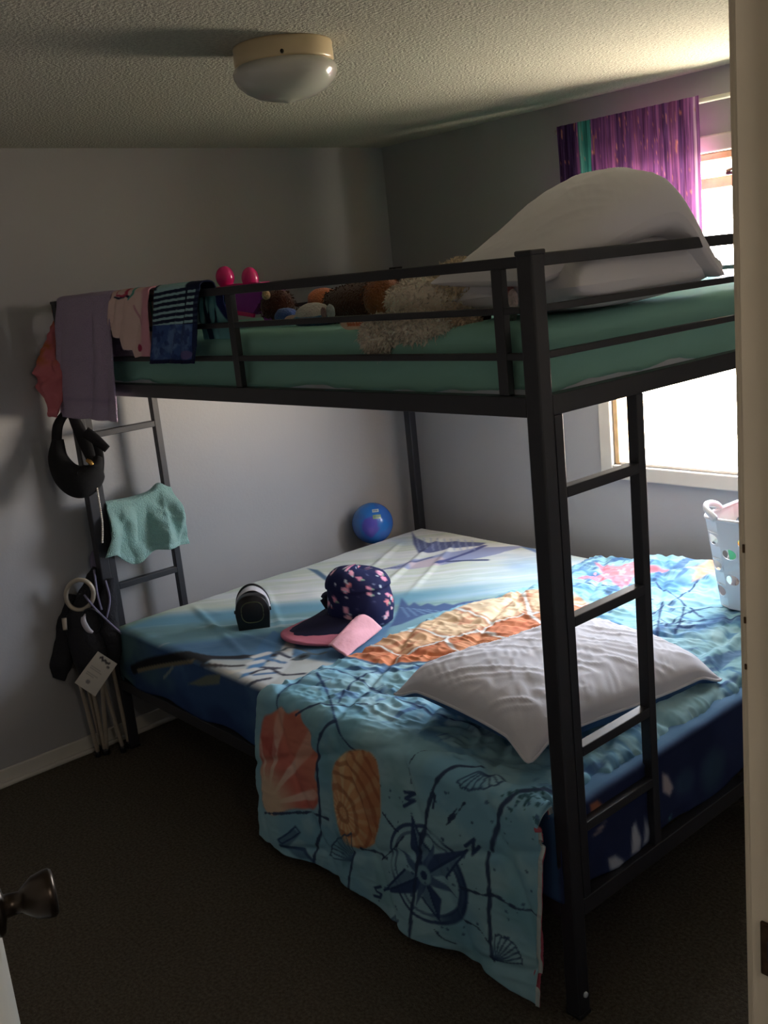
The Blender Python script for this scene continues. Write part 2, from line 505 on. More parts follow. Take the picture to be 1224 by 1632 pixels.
# ------------------------------------------------------------------ bedroom ceiling light, and an added one in the hall
M_lampbase = mat('almond_enamel', (226, 205, 165), 0.3, spec=.6)
M_opal = mat('opal_glass', (214, 212, 204), 0.18, spec=.6, coat=.5)
LS = .93
def ceiling_light(c, label):
    t = thing('ceiling_light', label, 'ceiling light', (c[0], c[1], H - .14))
    V, F = lathe_vf([(.0, 0), (.120, 0), (.1215, -.004), (.1205, -.012), (.1215, -.020), (.1215, -.040), (.119, -.045), (.112, -.046), (.112, -.030), (0, -.028)], (0, 0, 0), 64); V = V * LS + np.array([c[0], c[1], H])
    b = mesh_obj('base', V, F, M_lampbase, t)
    for k in range(3):
        a = math.radians(-38 + 120 * k)
        sx, sy = c[0] + .122 * LS * math.cos(a), c[1] + .122 * LS * math.sin(a)
        sweep('thumbscrew', [(sx - .004 * math.cos(a), sy - .004 * math.sin(a), H - .035), (sx + .007 * math.cos(a), sy + .007 * math.sin(a), H - .035)], [.0045, .004], M_latch, b, n=10)
    V, F = lathe_vf([(.108, -.036), (.110, -.046), (.122, -.054), (.128, -.066), (.1265, -.078), (.118, -.096), (.100, -.114), (.072, -.130), (.040, -.139), (.012, -.143), (.006, -.146), (0, -.147)], (0, 0, 0), 64); V = V * np.array([LS, LS, LS * .9]) + np.array([c[0], c[1], H])
    mesh_obj('glass_dome', V, F, M_opal, t)
    return t
ceiling_light((1.39, .045), 'round flush ceiling light with opal glass dome and almond base')

hl = ceiling_light((3.95, -.95), 'added opal ceiling light, unseen in the hall, holding the fill light')
hp = bpy.data.lights.new('hall_fill', 'POINT'); hp.energy = 6.5; hp.color = (1.0, .88, .74); hp.shadow_soft_size = .14  # added fill behind the camera, brightens the door frame and bed front
hpo = bpy.data.objects.new('hall_fill', hp); COL.objects.link(hpo); hpo.location = (3.95, -.95, H - .30)

# ------------------------------------------------------------------ bunk bed
L, W, P_ = 2.12, 1.572, .038
ZT, B1, B2, RL, RH = 1.636, 1.530, 1.443, 1.328, 1.368
bed = thing('bunk_bed', 'black square-tube metal bunk bed with end ladders and guard rails', 'bunk bed', (L / 2, W / 2, 0))
h = P_ / 2
for (x, y) in ((h, h), (L - h, h), (h, W - h), (L - h, W - h)):
    p = box('post', (x, y, (ZT - .004) / 2), (P_, P_, ZT - .004), M_bed, bed, bev=.004)
    box('post_cap', (x, y, ZT - .003), (P_ + .004, P_ + .004, .010), M_bed, p, bev=.003)
    box('foot', (x, y, .006), (P_ + .004, P_ + .004, .012), M_black, p, bev=.004)
sweep('bolt', [(L - .002, .022, .055), (L + .004, .022, .055)], [.007, .006], M_mattress, bed, n=14)
rw = .022
def xbar(name, y, z, hgt, x0=P_, x1=L - P_, d=rw): return box(name, ((x0 + x1) / 2, y, z), (x1 - x0 + .004, d, hgt), M_bed, bed, bev=.002)
def ybar(name, x, z, hgt, y0=P_, y1=W - P_, d=rw): return box(name, (x, (y0 + y1) / 2, z), (d, y1 - y0 + .004, hgt), M_bed, bed, bev=.002)
for y in (.014, W - .014):
    xbar('top_rail', y, ZT - .018, .021)
    xbar('guard_bar', y, B1, .014, d=.014)
    xbar('guard_bar', y, B2, .014, d=.014)
    xbar('side_rail', y, (RL + RH) / 2, RH - RL, d=.028)
    xbar('lower_side_rail', y, .262, .04, d=.028)
    for gx in (.16, 1.087, 2.025):
        box('guard_upright', (gx, y, (RH + ZT - .028) / 2), (.026, .018, ZT - .028 - RH), M_bed, bed, bev=.002)
for x in (.014, L - .014):
    ybar('end_top_rail', x, ZT - .017, .024)
    ybar('end_bar', x, B1, .014, d=.014)
    ybar('end_bar', x, B2, .014, d=.014)
    ybar('end_rail', x, (RL + RH) / 2, RH - RL, d=.028)
    ybar('lower_end_rail', x, .262, .04, d=.028)
# end ladders: two stiles and four rungs each
SY = .327
for x in (.016, L - .014):
    for ys in (P_ + .014, SY - .0125):
        box('ladder_stile', (x, ys, (RL + .283) / 2), (.026, .025, RL - .283), M_bed, bed, bev=.002)
    for zt in (1.183, .914, .627, .453):
        box('ladder_rung', (x, (P_ + .026 + SY - .025) / 2, zt - .011), (.026, SY - .025 - P_ - .026, .022), M_bed, bed, bev=.002)
# deck slats carrying the mattresses
for k in range(13):
    x = .12 + k * (L - .24) / 12
    box('deck_slat', (x, W / 2, RL + .010), (.03, W - .058, .012), M_bed, bed, bev=.002)
    box('deck_slat', (x, W / 2, .270), (.03, W - .058, .012), M_bed, bed, bev=.002)

# ------------------------------------------------------------------ fitted sheets / quilts over a rounded edge
def foldf(t, r):
    """arc-length t past the start of the rounded edge -> (outward, down)"""
    q = r * math.pi / 2
    th = np.clip(t, 0, q) / r
    out = np.where(t <= 0, t, r * np.sin(th))
    down = np.where(t <= 0, 0, r * (1 - np.cos(th)) + np.maximum(t - q, 0))
    return out, down

def sheet_grid(x0, x1, y0, y1, r, d, step):
    """flat coordinates (a, b) of a sheet that covers [x0,x1]x[y0,y1] and hangs d below the top on every side"""
    q = r * math.pi / 2 + (d - r)
    a = np.linspace(x0 + r - q, x1 - r + q, int((x1 - x0 + 2 * d) / step))
    b = np.linspace(y0 + r - q, y1 - r + q, int((y1 - y0 + 2 * d) / step))
    A, B = np.meshgrid(a, b, indexing='ij')
    return A, B
def sheet_pos(A, B, x0, x1, y0, y1, r, zt):
    ax0 = x0 + r; ax1 = x1 - r; by0 = y0 + r; by1 = y1 - r
    ol, dl = foldf(ax0 - A, r); orr, dr_ = foldf(A - ax1, r)
    of, df = foldf(by0 - B, r); ob, db = foldf(B - by1, r)
    X = np.where(A < ax0, ax0 - ol, np.where(A > ax1, ax1 + orr, A))
    Y = np.where(B < by0, by0 - of, np.where(B > by1, by1 + ob, B))
    dx = np.maximum(dl, dr_); dy = np.maximum(df, db)
    Z = zt - np.maximum(dx, dy)
    # soften plan corners
    return X, Y, Z, dx, dy

# --- upper mattress: white ticking body under a teal fitted sheet
um = thing('mattress', 'upper bunk mattress in a teal fitted sheet, white ticking showing below', 'mattress', (L / 2, W / 2, RH - .03))
box('mattress_body', (L / 2, W / 2, 1.418), (2.02, 1.47, .148), M_mattress, um, bev=.03, seg=4)
ux0, ux1, uy0, uy1, uz = .045, L - .045, .042, W - .042, 1.500
A, B = sheet_grid(ux0, ux1, uy0, uy1, .03, .136, .011)
X, Y, Z, dx, dy = sheet_pos(A, B, ux0, ux1, uy0, uy1, .03, uz)
side = np.maximum(dx, dy)
tang = np.where(dy >= dx, A, B)
wr = ridge(tang * 7 + side * 14, side * 3, 4) ** 3
Z = Z + (1 - sst(0, .02, side)) * (.006 * (fbm(A * 5, B * 5, 2) - .5) + .004 * ridge(A * 5 + B * 3, B * 3 - A, 6) ** 4)
push = .007 * (wr - .3) * sst(.02, .08, side)
Y = Y + np.where((dy >= dx) & (dy > 0), np.where(B < uy0 + .2, -push, push), 0)
X = X + np.where((dx > dy) & (dx > 0), np.where(A < ux0 + .2, -push, push), 0)
hemw = .034 * (fbm(tang * 7, 0 * tang, 8) - .40)
Z = Z + hemw * sst(.06, .128, side)
cv = Canvas(A.ravel(), B.ravel(), (146, 196, 184))
cv.mix(.35 * fbm(A.ravel() * 6, B.ravel() * 6, 1), (126, 182, 170))
V = np.stack([X, Y, Z], -1).reshape(-1, 3)
mesh_obj('fitted_sheet', V, grid_faces(*A.shape), M_print, um, cols=cv.lin(), solid=.002)

# --- lower mattress with a sea print fitted sheet
lm = thing('mattress', 'lower bunk mattress in a blue sea print fitted sheet with leaping billfish', 'mattress', (L / 2, W / 2, .276))
box('mattress_body', (1.08, .762, .378), (1.99, 1.46, .200), M_mattress, lm, bev=.03, seg=4)
lx0, lx1, ly0, ly1, lz, lr, ld = .065, 2.098, .004, 1.52, .490, .028, .200
A, B = sheet_grid(lx0, lx1, ly0, ly1, lr, ld, .0068)
X, Y, Z, dx, dy = sheet_pos(A, B, lx0, lx1, ly0, ly1, lr, lz)
side = np.maximum(dx, dy); tang = np.where(dy >= dx, A, B)
flat = 1 - sst(0, .02, side)
# tension folds across the top, a corded edge and a gathered hem
fold = 0
for (fx, fy, gx, gy, amp) in ((.28, 1.45, .62, .75, .008), (.36, 1.47, .75, .80, .006), (.18, 1.30, .45, .80, .006), (.1, .3, .8, .1, .006), (.15, .6, .7, .3, .004), (.3, .2, .95, .25, .005)):
    dX, dY = gx - fx, gy - fy; l2 = dX * dX + dY * dY
    tt = ((A - fx) * dX + (B - fy) * dY) / l2
    ds = ((A - fx) * dY - (B - fy) * dX) / math.sqrt(l2)
    fold = fold + amp * np.exp(-(ds / .013) ** 2) * sst(-.05, .2, tt) * (1 - sst(.7, 1.1, tt))
Z = Z + flat * (fold + .010 * (fbm(A * 4, B * 4, 3) - .5) + .003 * (ridge(A * 9 - B * 4, B * 9, 5) - .5))
cord = np.exp(-((side - .010) / .006) ** 2) * .007
push = .010 * (ridge(tang * 6 + side * 9, side * 4, 9) ** 2 - .3) * sst(.03, .10, side) + cord
Y = Y + np.where((dy >= dx) & (dy > 0), np.where(B < .5, -push, push), 0)
X = X + np.where((dx > dy) & (dx > 0), np.where(A < .5, -push, push), 0)
Z = Z + .010 * np.sin(tang * 17 + 1) * sst(.12, .2, side)
a1, b1 = A.ravel(), B.ravel()
cv = Canvas(a1, b1, (222, 228, 226))
def top(px, py, z=.49):
    p = at(px, py, 'z', z); return (p[0], p[1])
def fro(px, py):
    p = at(px, py, 'y', ly0); s = lz - p[2]
    return (p[0], ly0 + lr - (lr * math.pi / 2 + s - lr))
tp = lambda pts: [top(*q) for q in pts]
fp = lambda pts: [fro(*q) for q in pts]
wv = a1 * .75 - b1 * .66 + .05 * (fbm(a1 * 3, b1 * 3, 2) - .5)
st = fbm((a1 * .66 + b1 * .75) * 2.2, wv * 22, 4)
st2 = fbm((a1 * .66 + b1 * .75) * 4, wv * 50, 7)
cv.mix(.55 * sst(.45, .7, st) * sst(-1.0, -.3, -wv - .1), (196, 214, 176))
cv.mix(.7 * sst(.5, .75, fbm(a1 * 3, b1 * 3, 9)) * sst(.5, 1.3, b1), (150, 186, 226))
cv.mix(.8 * sst(.55, 1.0, a1) * sst(.6, 1.0, b1) * st2, (112, 176, 222))
cv.mix(.35 * sst(.55, .7, st2), (255, 255, 252))
cv.mix(sst(-.09, .03, wv) * .9 * (1 - sst(.75, 1.0, a1) * .7), (66, 146, 182))
cv.mix(sst(.07, .13, wv) * (.5 + .4 * st), (104, 150, 142))
cv.mix(sst(.15, .21, wv) * .8, (108, 182, 208))
cv.mix(sst(.02, .3, wv) * sst(.56, .68, st2) * .8, (190, 220, 226))
cv.mix(sst(.25, .33, wv) * .9, (58, 118, 178))
cv.mix(.8 * (1 - sst(.05, .16, a1)) * (1 - sst(.06, .3, b1)) * (b1 > -.02), (172, 178, 92))
NAVY = (44, 62, 118)
# far billfish
cv.poly(tp([(612, 907), (650, 897), (700, 884), (760, 874), (838, 871), (795, 884), (745, 895), (700, 902), (650, 908)]), (138, 152, 206), .95)
cv.poly(tp([(650, 899), (700, 888), (712, 894), (698, 903), (655, 907)]), (216, 188, 196), .85, soft=.012)
cv.poly(tp([(656, 847), (663, 858), (682, 866), (720, 864), (775, 866), (765, 871), (720, 875), (692, 881), (668, 884), (659, 868)]), (70, 82, 146), .95)
cv.line(tp([(697, 899), (735, 886), (772, 871)]), .012, (62, 72, 150))
cv.line(tp([(715, 896), (776, 894)]), .010, NAVY)
cv.line(tp([(604, 909), (640, 903), (690, 888)]), .006, (80, 92, 150))
cv.line(tp([(836, 872), (858, 866)]), .012, (90, 130, 200)); cv.line(tp([(836, 872), (866, 884)]), .012, (90, 130, 200))
for k in range(9):
    q = 664 + 11 * k
    cv.line(tp([(q, 858 + .5 * k), (q + 5, 878)]), .0025, (150, 170, 214), .8)
# near billfish with its long toothed sail
cv.poly(tp([(615, 1012), (632, 985), (760, 962), (800, 960), (760, 985), (690, 1005), (620, 1030)]), (104, 166, 182), .9, soft=.01)
cv.poly(tp([(622, 1000), (633, 975), (640, 954), (652, 967), (660, 961), (670, 967), (682, 963), (694, 967), (708, 962), (722, 965), (738, 960), (768, 956), (768, 961), (720, 972), (676, 981), (640, 996)]), (44, 78, 142), .98)
for k in range(5):
    cv.line(tp([(640 + k * 9, 968 + k), (652 + k * 13, 984 - 2 * k)]), .003, (98, 150, 200), .8)
cv.poly(tp([(489, 905), (506, 908), (528, 924), (522, 928)]), (54, 102, 146), .95)
# front-left fish: dark wavy back, pale flank, blue and white fins
band = [(205, 1066), (232, 1055), (262, 1047), (296, 1041), (318, 1046), (345, 1049), (380, 1049), (420, 1046), (462, 1044)]
cv.poly(tp([(330, 1052), (400, 1052), (470, 1048), (560, 1062), (540, 1090), (470, 1110), (400, 1112), (360, 1085)]), (206, 208, 198), .92, soft=.012)
cv.curve(tp(band[3:]), .013, (34, 34, 44)); cv.curve(tp([(320, 1056), (360, 1062), (400, 1060), (440, 1052), (480, 1052)]), .007, (60, 56, 56))
cv.curve(tp([(325, 1060), (360, 1070), (392, 1068)]), .010, (226, 222, 206)); cv.curve(tp([(320, 1065), (350, 1080), (380, 1086)]), .010, (58, 130, 200))
cv.poly(tp([(380, 1082), (406, 1052), (410, 1032), (436, 1006), (448, 1012), (436, 1040), (420, 1062), (394, 1078)]), (58, 128, 198))
for k in range(4):
    f = k / 3.5
    cv.line(tp([(382 + 28 * f, 1082 - 40 * f), (396 + 36 * f, 1080 - 44 * f)]), .014, (228, 230, 228))
cv.poly(tp([(384, 1100), (398, 1080), (438, 1052), (460, 1018), (472, 1024), (462, 1060), (440, 1084), (410, 1100)]), (214, 220, 220))
for k in range(5):
    f = k / 5
    cv.line(tp([(394 + 60 * f, 1088 - 60 * f), (430 + 40 * f, 1082 - 42 * f)]), .007, (70, 120, 178) if k % 2 else (52, 56, 76))
cv.curve(tp([(400, 1074), (430, 1066), (450, 1076), (486, 1074)]), .006, (46, 46, 60)); cv.ell(top(482, 1048), .022, .03, (60, 80, 92)); cv.ell(top(482, 1048), .010, .014, (20, 24, 30))
cv.curve(tp([(440, 1040), (470, 1034), (500, 1044), (520, 1040)]), .006, (80, 100, 110))
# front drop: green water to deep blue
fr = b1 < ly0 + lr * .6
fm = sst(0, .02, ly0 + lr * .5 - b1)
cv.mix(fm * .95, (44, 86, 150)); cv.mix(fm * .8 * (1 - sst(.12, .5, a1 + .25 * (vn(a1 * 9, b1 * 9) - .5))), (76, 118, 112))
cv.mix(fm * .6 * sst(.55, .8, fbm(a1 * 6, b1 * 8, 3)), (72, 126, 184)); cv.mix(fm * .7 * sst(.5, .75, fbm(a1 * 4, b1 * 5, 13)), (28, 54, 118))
q = fp([(214, 1066), (238, 1056), (268, 1050), (300, 1044), (318, 1050)])
cv.curve(q, .016, (30, 32, 38)); cv.curve(fp([(222, 1068), (252, 1062), (285, 1057), (306, 1054)]), .007, (134, 124, 92))
cv.poly(fp([(300, 1090), (330, 1076), (352, 1074), (350, 1090), (320, 1093)]), (120, 132, 116))
cv.curve(fp([(262, 1080), (272, 1068), (276, 1062)]), .005, (128, 150, 150))
# right end: navy with pale corals and shells
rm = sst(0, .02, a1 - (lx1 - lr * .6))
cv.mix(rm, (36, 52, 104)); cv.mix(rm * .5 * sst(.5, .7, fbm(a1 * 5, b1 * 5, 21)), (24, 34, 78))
def rt_(px, py):
    p = at(px, py, 'x', lx1); s = lz - p[2]
    return (lx1 - lr + lr * math.pi / 2 + s - lr, p[1])
for pts, colr in (([(1002, 1355), (1005, 1318), (1010, 1308), (1017, 1330), (1016, 1350)], (196, 202, 214)), ([(1021, 1342), (1026, 1300), (1031, 1318), (1030, 1338)], (178, 186, 200)),
                  ([(967, 1366), (978, 1359), (990, 1364), (984, 1378), (970, 1386)], (190, 194, 206)), ([(1056, 1262), (1055, 1232), (1064, 1236), (1072, 1254), (1066, 1268)], (206, 186, 186)),
                  ([(942, 1296), (940, 1282), (952, 1275), (960, 1284), (952, 1294)], (206, 112, 72)), ([(1062, 1310), (1066, 1300), (1066, 1312)], (90, 180, 190)), ([(942, 1332), (950, 1320), (962, 1308), (955, 1322)], (190, 160, 150))):
    cv.poly([rt_(*p) for p in pts], colr, .9, soft=.006)
cv.ell(rt_(1135, 1225), .05, .05, (60, 110, 130), .5, soft=.5); cv.ell(rt_(1090, 1245), .03, .04, (50, 84, 120), .6, soft=.5)
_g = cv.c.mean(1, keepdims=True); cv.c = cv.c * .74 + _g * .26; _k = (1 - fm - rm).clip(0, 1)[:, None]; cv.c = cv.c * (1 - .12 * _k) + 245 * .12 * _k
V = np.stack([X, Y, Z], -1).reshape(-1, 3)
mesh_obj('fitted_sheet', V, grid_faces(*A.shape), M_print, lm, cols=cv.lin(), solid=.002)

# ------------------------------------------------------------------ comforter folded over the near half of the lower bunk
cz, cr = .514, .040            # top height, edge radius
cye, cxe = .008, 2.030         # where the front and right edges start to turn
xs = np.linspace(1.02, cxe + cr * math.pi / 2 + .035, 310)
fl = cr * math.pi / 2 + (cz - cr - .014)
ss = np.concatenate([np.linspace(-fl, .05, 170), np.linspace(.05, 1.49, 360)[1:]])
A, S_ = np.meshgrid(xs, ss, indexing='ij')
dropf = np.maximum(-S_ - cr * math.pi / 2, 0)
of, df = foldf(-S_, cr); orr, drx = foldf(A - cxe, cr)
X = np.where(A > cxe, cxe + orr, A)
Y = np.where(S_ < 0, cye - of, cye + S_)
# left edge wanders, corners round off, front drop leans left at the bottom
edge = 1.035 + .022 * np.sin(S_ * 7) + .035 * sst(.75, 1.5, S_)
X = edge + (X - 1.02) * (np.maximum(X.max(), 1) - edge) / (X.max() - 1.02)
k = dropf / .45
X = X - .070 * k ** 1.3 * (1 - .35 * (A - 1.02)) + .012 * np.sin(A * 9 + 1) * k
Z = cz - np.maximum(df, drx)
# on the drop keep the right border from folding twice
far = np.where(S_ < 0, 1.0, 0.0)
Z = np.where(S_ < 0, cz - df - drx * .25 * (1 - np.clip(k * 3, 0, 1)), Z)
quil = np.minimum(np.abs(((A * 1.0 + S_ * .55) / .27) % 1 - .5), np.abs(((S_ - A * .42) / .30 + .2) % 1 - .5))   # stitched channels
ch = np.exp(-((.5 - np.abs(((A + S_ * .55) / .27) % 1 - .5)) / .055) ** 2) + np.exp(-((.5 - np.abs(((S_ - A * .42 + .1) / .30) % 1 - .5)) / .05) ** 2)
ch = np.clip(ch, 0, 1)
puck = ridge(A * 13 + 3 * vn(A * 4, S_ * 4, 1), S_ * 26 + 4 * vn(A * 5, S_ * 5, 2), 3) - .5
puck2 = ridge(A * 30 + S_ * 12, S_ * 52 - A * 9, 8) - .5
ongrid = sst(-.06, .06, S_)
dsp = .010 * (fbm(A * 4, S_ * 4, 5) - .5) - .008 * ch + (.010 * puck + .0055 * puck2) * (.25 + .75 * ongrid) * (1 - .5 * ch)
# gathers over the front edge
dsp = dsp + .006 * (ridge(A * 22, S_ * 3, 12) - .5) * np.exp(-((S_ + .02) / .07) ** 2)
# rolled ridge along the right end beside the pillow
rr = A - (1.995 - .10 * sst(.5, 1.3, S_) + .015 * np.sin(S_ * 6))
dsp = dsp + .020 * np.exp(-(rr / .022) ** 2) * sst(.25, .55, S_) - .010 * np.exp(-((rr + .05) / .02) ** 2) * sst(.3, .6, S_)
dsp = dsp + .006 * (ridge(A * 8, S_ * 17, 15) - .5) * sst(1.95, 2.05, A) * ongrid
dsp = dsp - .006 * (1 - sst(0, .05, X - edge)) * ongrid      # left border lies lower
dsp = dsp + .045 * sst(1.28, 1.44, S_) * sst(1.15, 1.35, A) * (1 - sst(1.6, 1.8, A))  # bunched up at the wall side
nrm_out = sst(0, cr * 1.5, -S_)
Z = Z + dsp * (1 - nrm_out)
Y = Y - dsp * nrm_out - .006 * nrm_out - .018 * k - .012 * k * np.sin(A * 11 + 2) - .010 * k ** 2 * np.sin(A * 23)
rx = sst(0, cr * 1.5, A - cxe) * (1 - nrm_out)
X = X + dsp * rx
Z = np.maximum(Z, .012 + 0 * Z)
Z = Z + .022 * sst(.8, 1.0, k) * (vn(A * 6, 0 * A, 4)) + .006 * k
a1, s1 = A.ravel(), S_.ravel()
xw = X.ravel()
cv = Canvas(xw, s1, (142, 200, 216))
n1 = fbm(xw * 5, s1 * 5, 3); n2 = fbm(xw * 14, s1 * 14, 6)
cv.mix(.8 * sst(.45, .7, n1), (112, 182, 214)); cv.mix(.5 * sst(.5, .72, n2), (168, 216, 224)); cv.mix(.35 * sst(.55, .75, fbm(xw * 7, s1 * 7, 17)), (96, 166, 176))
INK = (30, 58, 108)
def ctop(px, py):
    p = at(px, py, 'z', cz); return (p[0], p[1] - cye)
def cfr(px, py):
    p = at(px, py, 'y', cye - cr - .008); return (p[0], -(cr * math.pi / 2 + (cz - cr - p[2])))
tp = lambda pts: [ctop(*q) for q in pts]
fp = lambda pts: [cfr(*q) for q in pts]
# watery brush marks on the top; dark streaks paint in the wrinkles' shade
topm = sst(0, .06, s1)
cv.mix(topm * .75 * sst(.60, .74, fbm(xw * 9 + s1 * 5, s1 * 24, 9)), (58, 122, 178))
cv.mix(topm * .6 * sst(.62, .72, fbm(xw * 26, s1 * 9 - xw * 12, 19)), (48, 84, 150))
cv.mix(topm * .5 * sst(.62, .74, fbm(xw * 11, s1 * 20 + xw * 8, 29)), (186, 230, 240))
# long drawn chart lines
for pts in ([(425, 1115), (470, 1085), (520, 1068), (560, 1078), (620, 1108), (700, 1140), (760, 1160)], [(505, 1075), (520, 1100), (530, 1130), (545, 1190)], [(660, 1060), (720, 1085), (780, 1100), (870, 1098)],
            [(600, 1070), (560, 1090), (540, 1120)], [(1030, 1080), (1045, 1030), (1050, 990), (1055, 960)], [(985, 1020), (1040, 1000), (1100, 990), (1190, 985)], [(930, 930), (990, 935), (1040, 920)],
            [(1045, 930), (1080, 955), (1120, 985)], [(1120, 930), (1080, 955), (1040, 975)], [(940, 960), (1000, 950), (1040, 955)], [(1060, 1000), (1100, 975), (1160, 970)], [(1040, 985), (1090, 1000), (1140, 990)], [(1075, 1010), (1085, 990), (1090, 970)]):
    cv.curve(tp(pts), .0035, INK, .85, jit=.004)
cv.poly(tp([(1085, 1012), (1130, 985), (1160, 975), (1140, 1000), (1110, 1010)]), (66, 124, 190), .6, soft=.02)
# turtle shell: plates with pale seams
shell = tp([(548, 1046), (600, 1018), (650, 1000), (706, 978), (763, 955), (825, 942), (880, 940), (930, 955), (950, 975), (920, 992), (870, 1004), (781, 1040), (693, 1056), (605, 1060)])
S0 = cv.c.copy()
ins = cv.poly(shell, (226, 160, 104), 1.0, soft=.006)
seeds = np.array(tp([(585, 1048), (648, 1022), (690, 1048), (712, 995), (765, 1030), (798, 965), (835, 1005), (880, 955), (905, 985)]))
dv = np.sqrt((cv.x[:, None] - seeds[None, :, 0]) ** 2 + ((s1[:, None] - seeds[None, :, 1])) ** 2 * .8)
idx = np.argsort(dv, 1)[:, :2]
d1 = np.take_along_axis(dv, idx[:, :1], 1)[:, 0]; d2 = np.take_along_axis(dv, idx[:, 1:2], 1)[:, 0]
pal = np.array([(228, 130, 82), (232, 176, 126), (222, 124, 74), (234, 196, 150), (226, 142, 92), (236, 206, 164), (224, 128, 84), (236, 200, 156), (226, 150, 104)], float)
pc = pal[idx[:, 0]] * (.86 + .28 * n2[:, None])
stroke = sst(.55, .75, fbm(xw * 40, s1 * 12, 31))[:, None]
pc = pc * (1 - .35 * stroke) + np.array((206, 74, 44)) * .35 * stroke
cv.c = cv.c * (1 - ins[:, None]) + np.clip(pc, 0, 255) * ins[:, None]
cv.mix(ins * (1 - sst(.006, .012, d2 - d1 + .014 * (n2 - .5))), (222, 224, 220))
cv.mix(ins * .5 * (1 - sst(.017, .03, d2 - d1)) * sst(.006, .012, d2 - d1), (170, 92, 56))
cv.line(shell[9:] + [shell[0]], .008, (44, 88, 134), .8, jit=.006)
cv.curve(tp([(556, 1066), (620, 1068), (700, 1066), (790, 1050), (860, 1022)]), .012, (40, 84, 140), .7, jit=.012)
# coral starfish and a small orange one by the wall
def star(c, R1, R2, rot, sy=1.0):
    return [(c[0] + (R1 if k % 2 == 0 else R2) * math.cos(rot + k * math.pi / 5), c[1] + sy * (R1 if k % 2 == 0 else R2) * math.sin(rot + k * math.pi / 5)) for k in range(10)]
cs = ctop(992, 915)
cv.poly(star(cs, .17, .068, .3), (232, 116, 138), 1, soft=.006); cv.poly(star(cs, .11, .05, .3), (246, 140, 152), .8, soft=.012)
for k in range(40):
    an = random.random() * 6.28; q = random.random() * .11
    cv.ell((cs[0] + q * math.cos(an), cs[1] + q * math.sin(an)), .006, .006, (250, 182, 190), .8)
cs = ctop(1132, 925)
cv.poly(star(cs, .09, .045, .8), (232, 178, 142), 1, soft=.008)
# fan shell on the drop
fan = loop_smooth(fp([(428, 1284), (420, 1236), (416, 1190), (420, 1146), (432, 1138), (446, 1128), (458, 1138), (472, 1134), (482, 1152), (494, 1166), (496, 1190), (506, 1210), (502, 1236), (508, 1262), (502, 1290), (470, 1288), (446, 1296)]))
cv.poly(fan, (232, 116, 98), 1, soft=.006)
hx = np.array(cfr(434, 1278))
an = np.arctan2(cv.y - hx[1], cv.x - hx[0]); rd = np.hypot(cv.x - hx[0], cv.y - hx[1])
inf = cv.inside(fan).astype(float)
cv.mix(inf * .9 * sst(.35, .8, np.cos(an * 15)) * sst(.02, .09, rd), (246, 206, 186)); cv.mix(inf * (1 - sst(.05, .17, rd + .05 * (n2 - .5))) * .95, (240, 208, 168))
cv.mix(inf * .5 * sst(.55, .7, n2), (206, 70, 60)); cv.mix(inf * .5 * sst(.2, .28, rd) * sst(.5, .7, n1), (236, 140, 104))
# ribbed scallop
sc_ = loop_smooth(fp([(566, 1350), (548, 1338), (534, 1290), (530, 1236), (538, 1210), (556, 1198), (580, 1200), (598, 1212), (606, 1250), (608, 1300), (600, 1340), (584, 1353)]))
cv.poly(sc_, (240, 172, 112), 1, soft=.006)
ins = cv.inside(sc_).astype(float); hx = np.array(cfr(548, 1296))
an = np.arctan2(cv.y - hx[1], cv.x - hx[0]); rd = np.hypot(cv.x - hx[0], cv.y - hx[1])
cv.mix(ins * .95 * sst(.0, .8, np.cos(an * 17)), (246, 208, 144)); cv.mix(ins * .55 * sst(.2, .8, np.cos(rd * 150 + n2 * 7)), (170, 84, 48)); cv.mix(ins * .5 * sst(.55, .75, n2), (236, 190, 150)); cv.mix(ins * .6 * sst(.03, -.04, cv.x - hx[0] + .02) * sst(0, .05, cv.y - hx[1]), (240, 168, 130))
cv.mix(ins * .4 * sst(.03, .12, cv.x - hx[0]), (178, 78, 40))
# compass rose with its letters
cc = np.array(cfr(684, 1392)); ax_ = np.array(cfr(740, 1362)) - cc; 
def cp(px, py): return np.array(cfr(px, py))
rdc = np.hypot(cv.x - cc[0], (cv.y - cc[1]))
an = np.arctan2(cv.y - cc[1], cv.x - cc[0])
ringm = (1 - sst(.0035, .006, np.abs(rdc - .125))) * sst(-.4, .3, np.sin(an * 3 + 1) + .8)
cv.mix(ringm * .9, (36, 62, 112)); cv.mix((1 - sst(.003, .005, np.abs(rdc - .106))) * .6, (46, 74, 122))
cv.mix((1 - sst(.010, .018, np.abs(rdc - .118))) * sst(.2, .9, np.cos(an - .15 * 6 + 1.2)) * .85, INK)
tips = [cp(660, 1300), cp(742, 1358), cp(706, 1466), cp(618, 1420)]
for k, tpt in enumerate(tips):
    d = tpt - cc; l = np.linalg.norm(d); d = d / l; n = np.array([-d[1], d[0]])
    cv.poly([tuple(cc), tuple(cc + d * .06 + n * .030), tuple(tpt)], (38, 66, 120), .97, soft=.002)
    cv.poly([tuple(cc), tuple(cc + d * .06 - n * .030), tuple(tpt)], (78, 122, 160), .85, soft=.002)
    cv.line([tuple(cc), tuple(tpt)], .003, INK); cv.line([tuple(cc + d * .06 - n * .030), tuple(tpt)], .003, INK)
for k in range(4):
    d = (tips[k] - cc) / np.linalg.norm(tips[k] - cc) + (tips[(k + 1) % 4] - cc) / np.linalg.norm(tips[(k + 1) % 4] - cc)
    d = d / np.linalg.norm(d); n = np.array([-d[1], d[0]])
    cv.poly([tuple(cc + n * .018), tuple(cc + d * .10), tuple(cc - n * .018)], (44, 76, 128), .8, soft=.002)
cv.ell(tuple(cc), .022, .026, (110, 166, 190)); cv.ell(tuple(cc), .010, .012, INK)
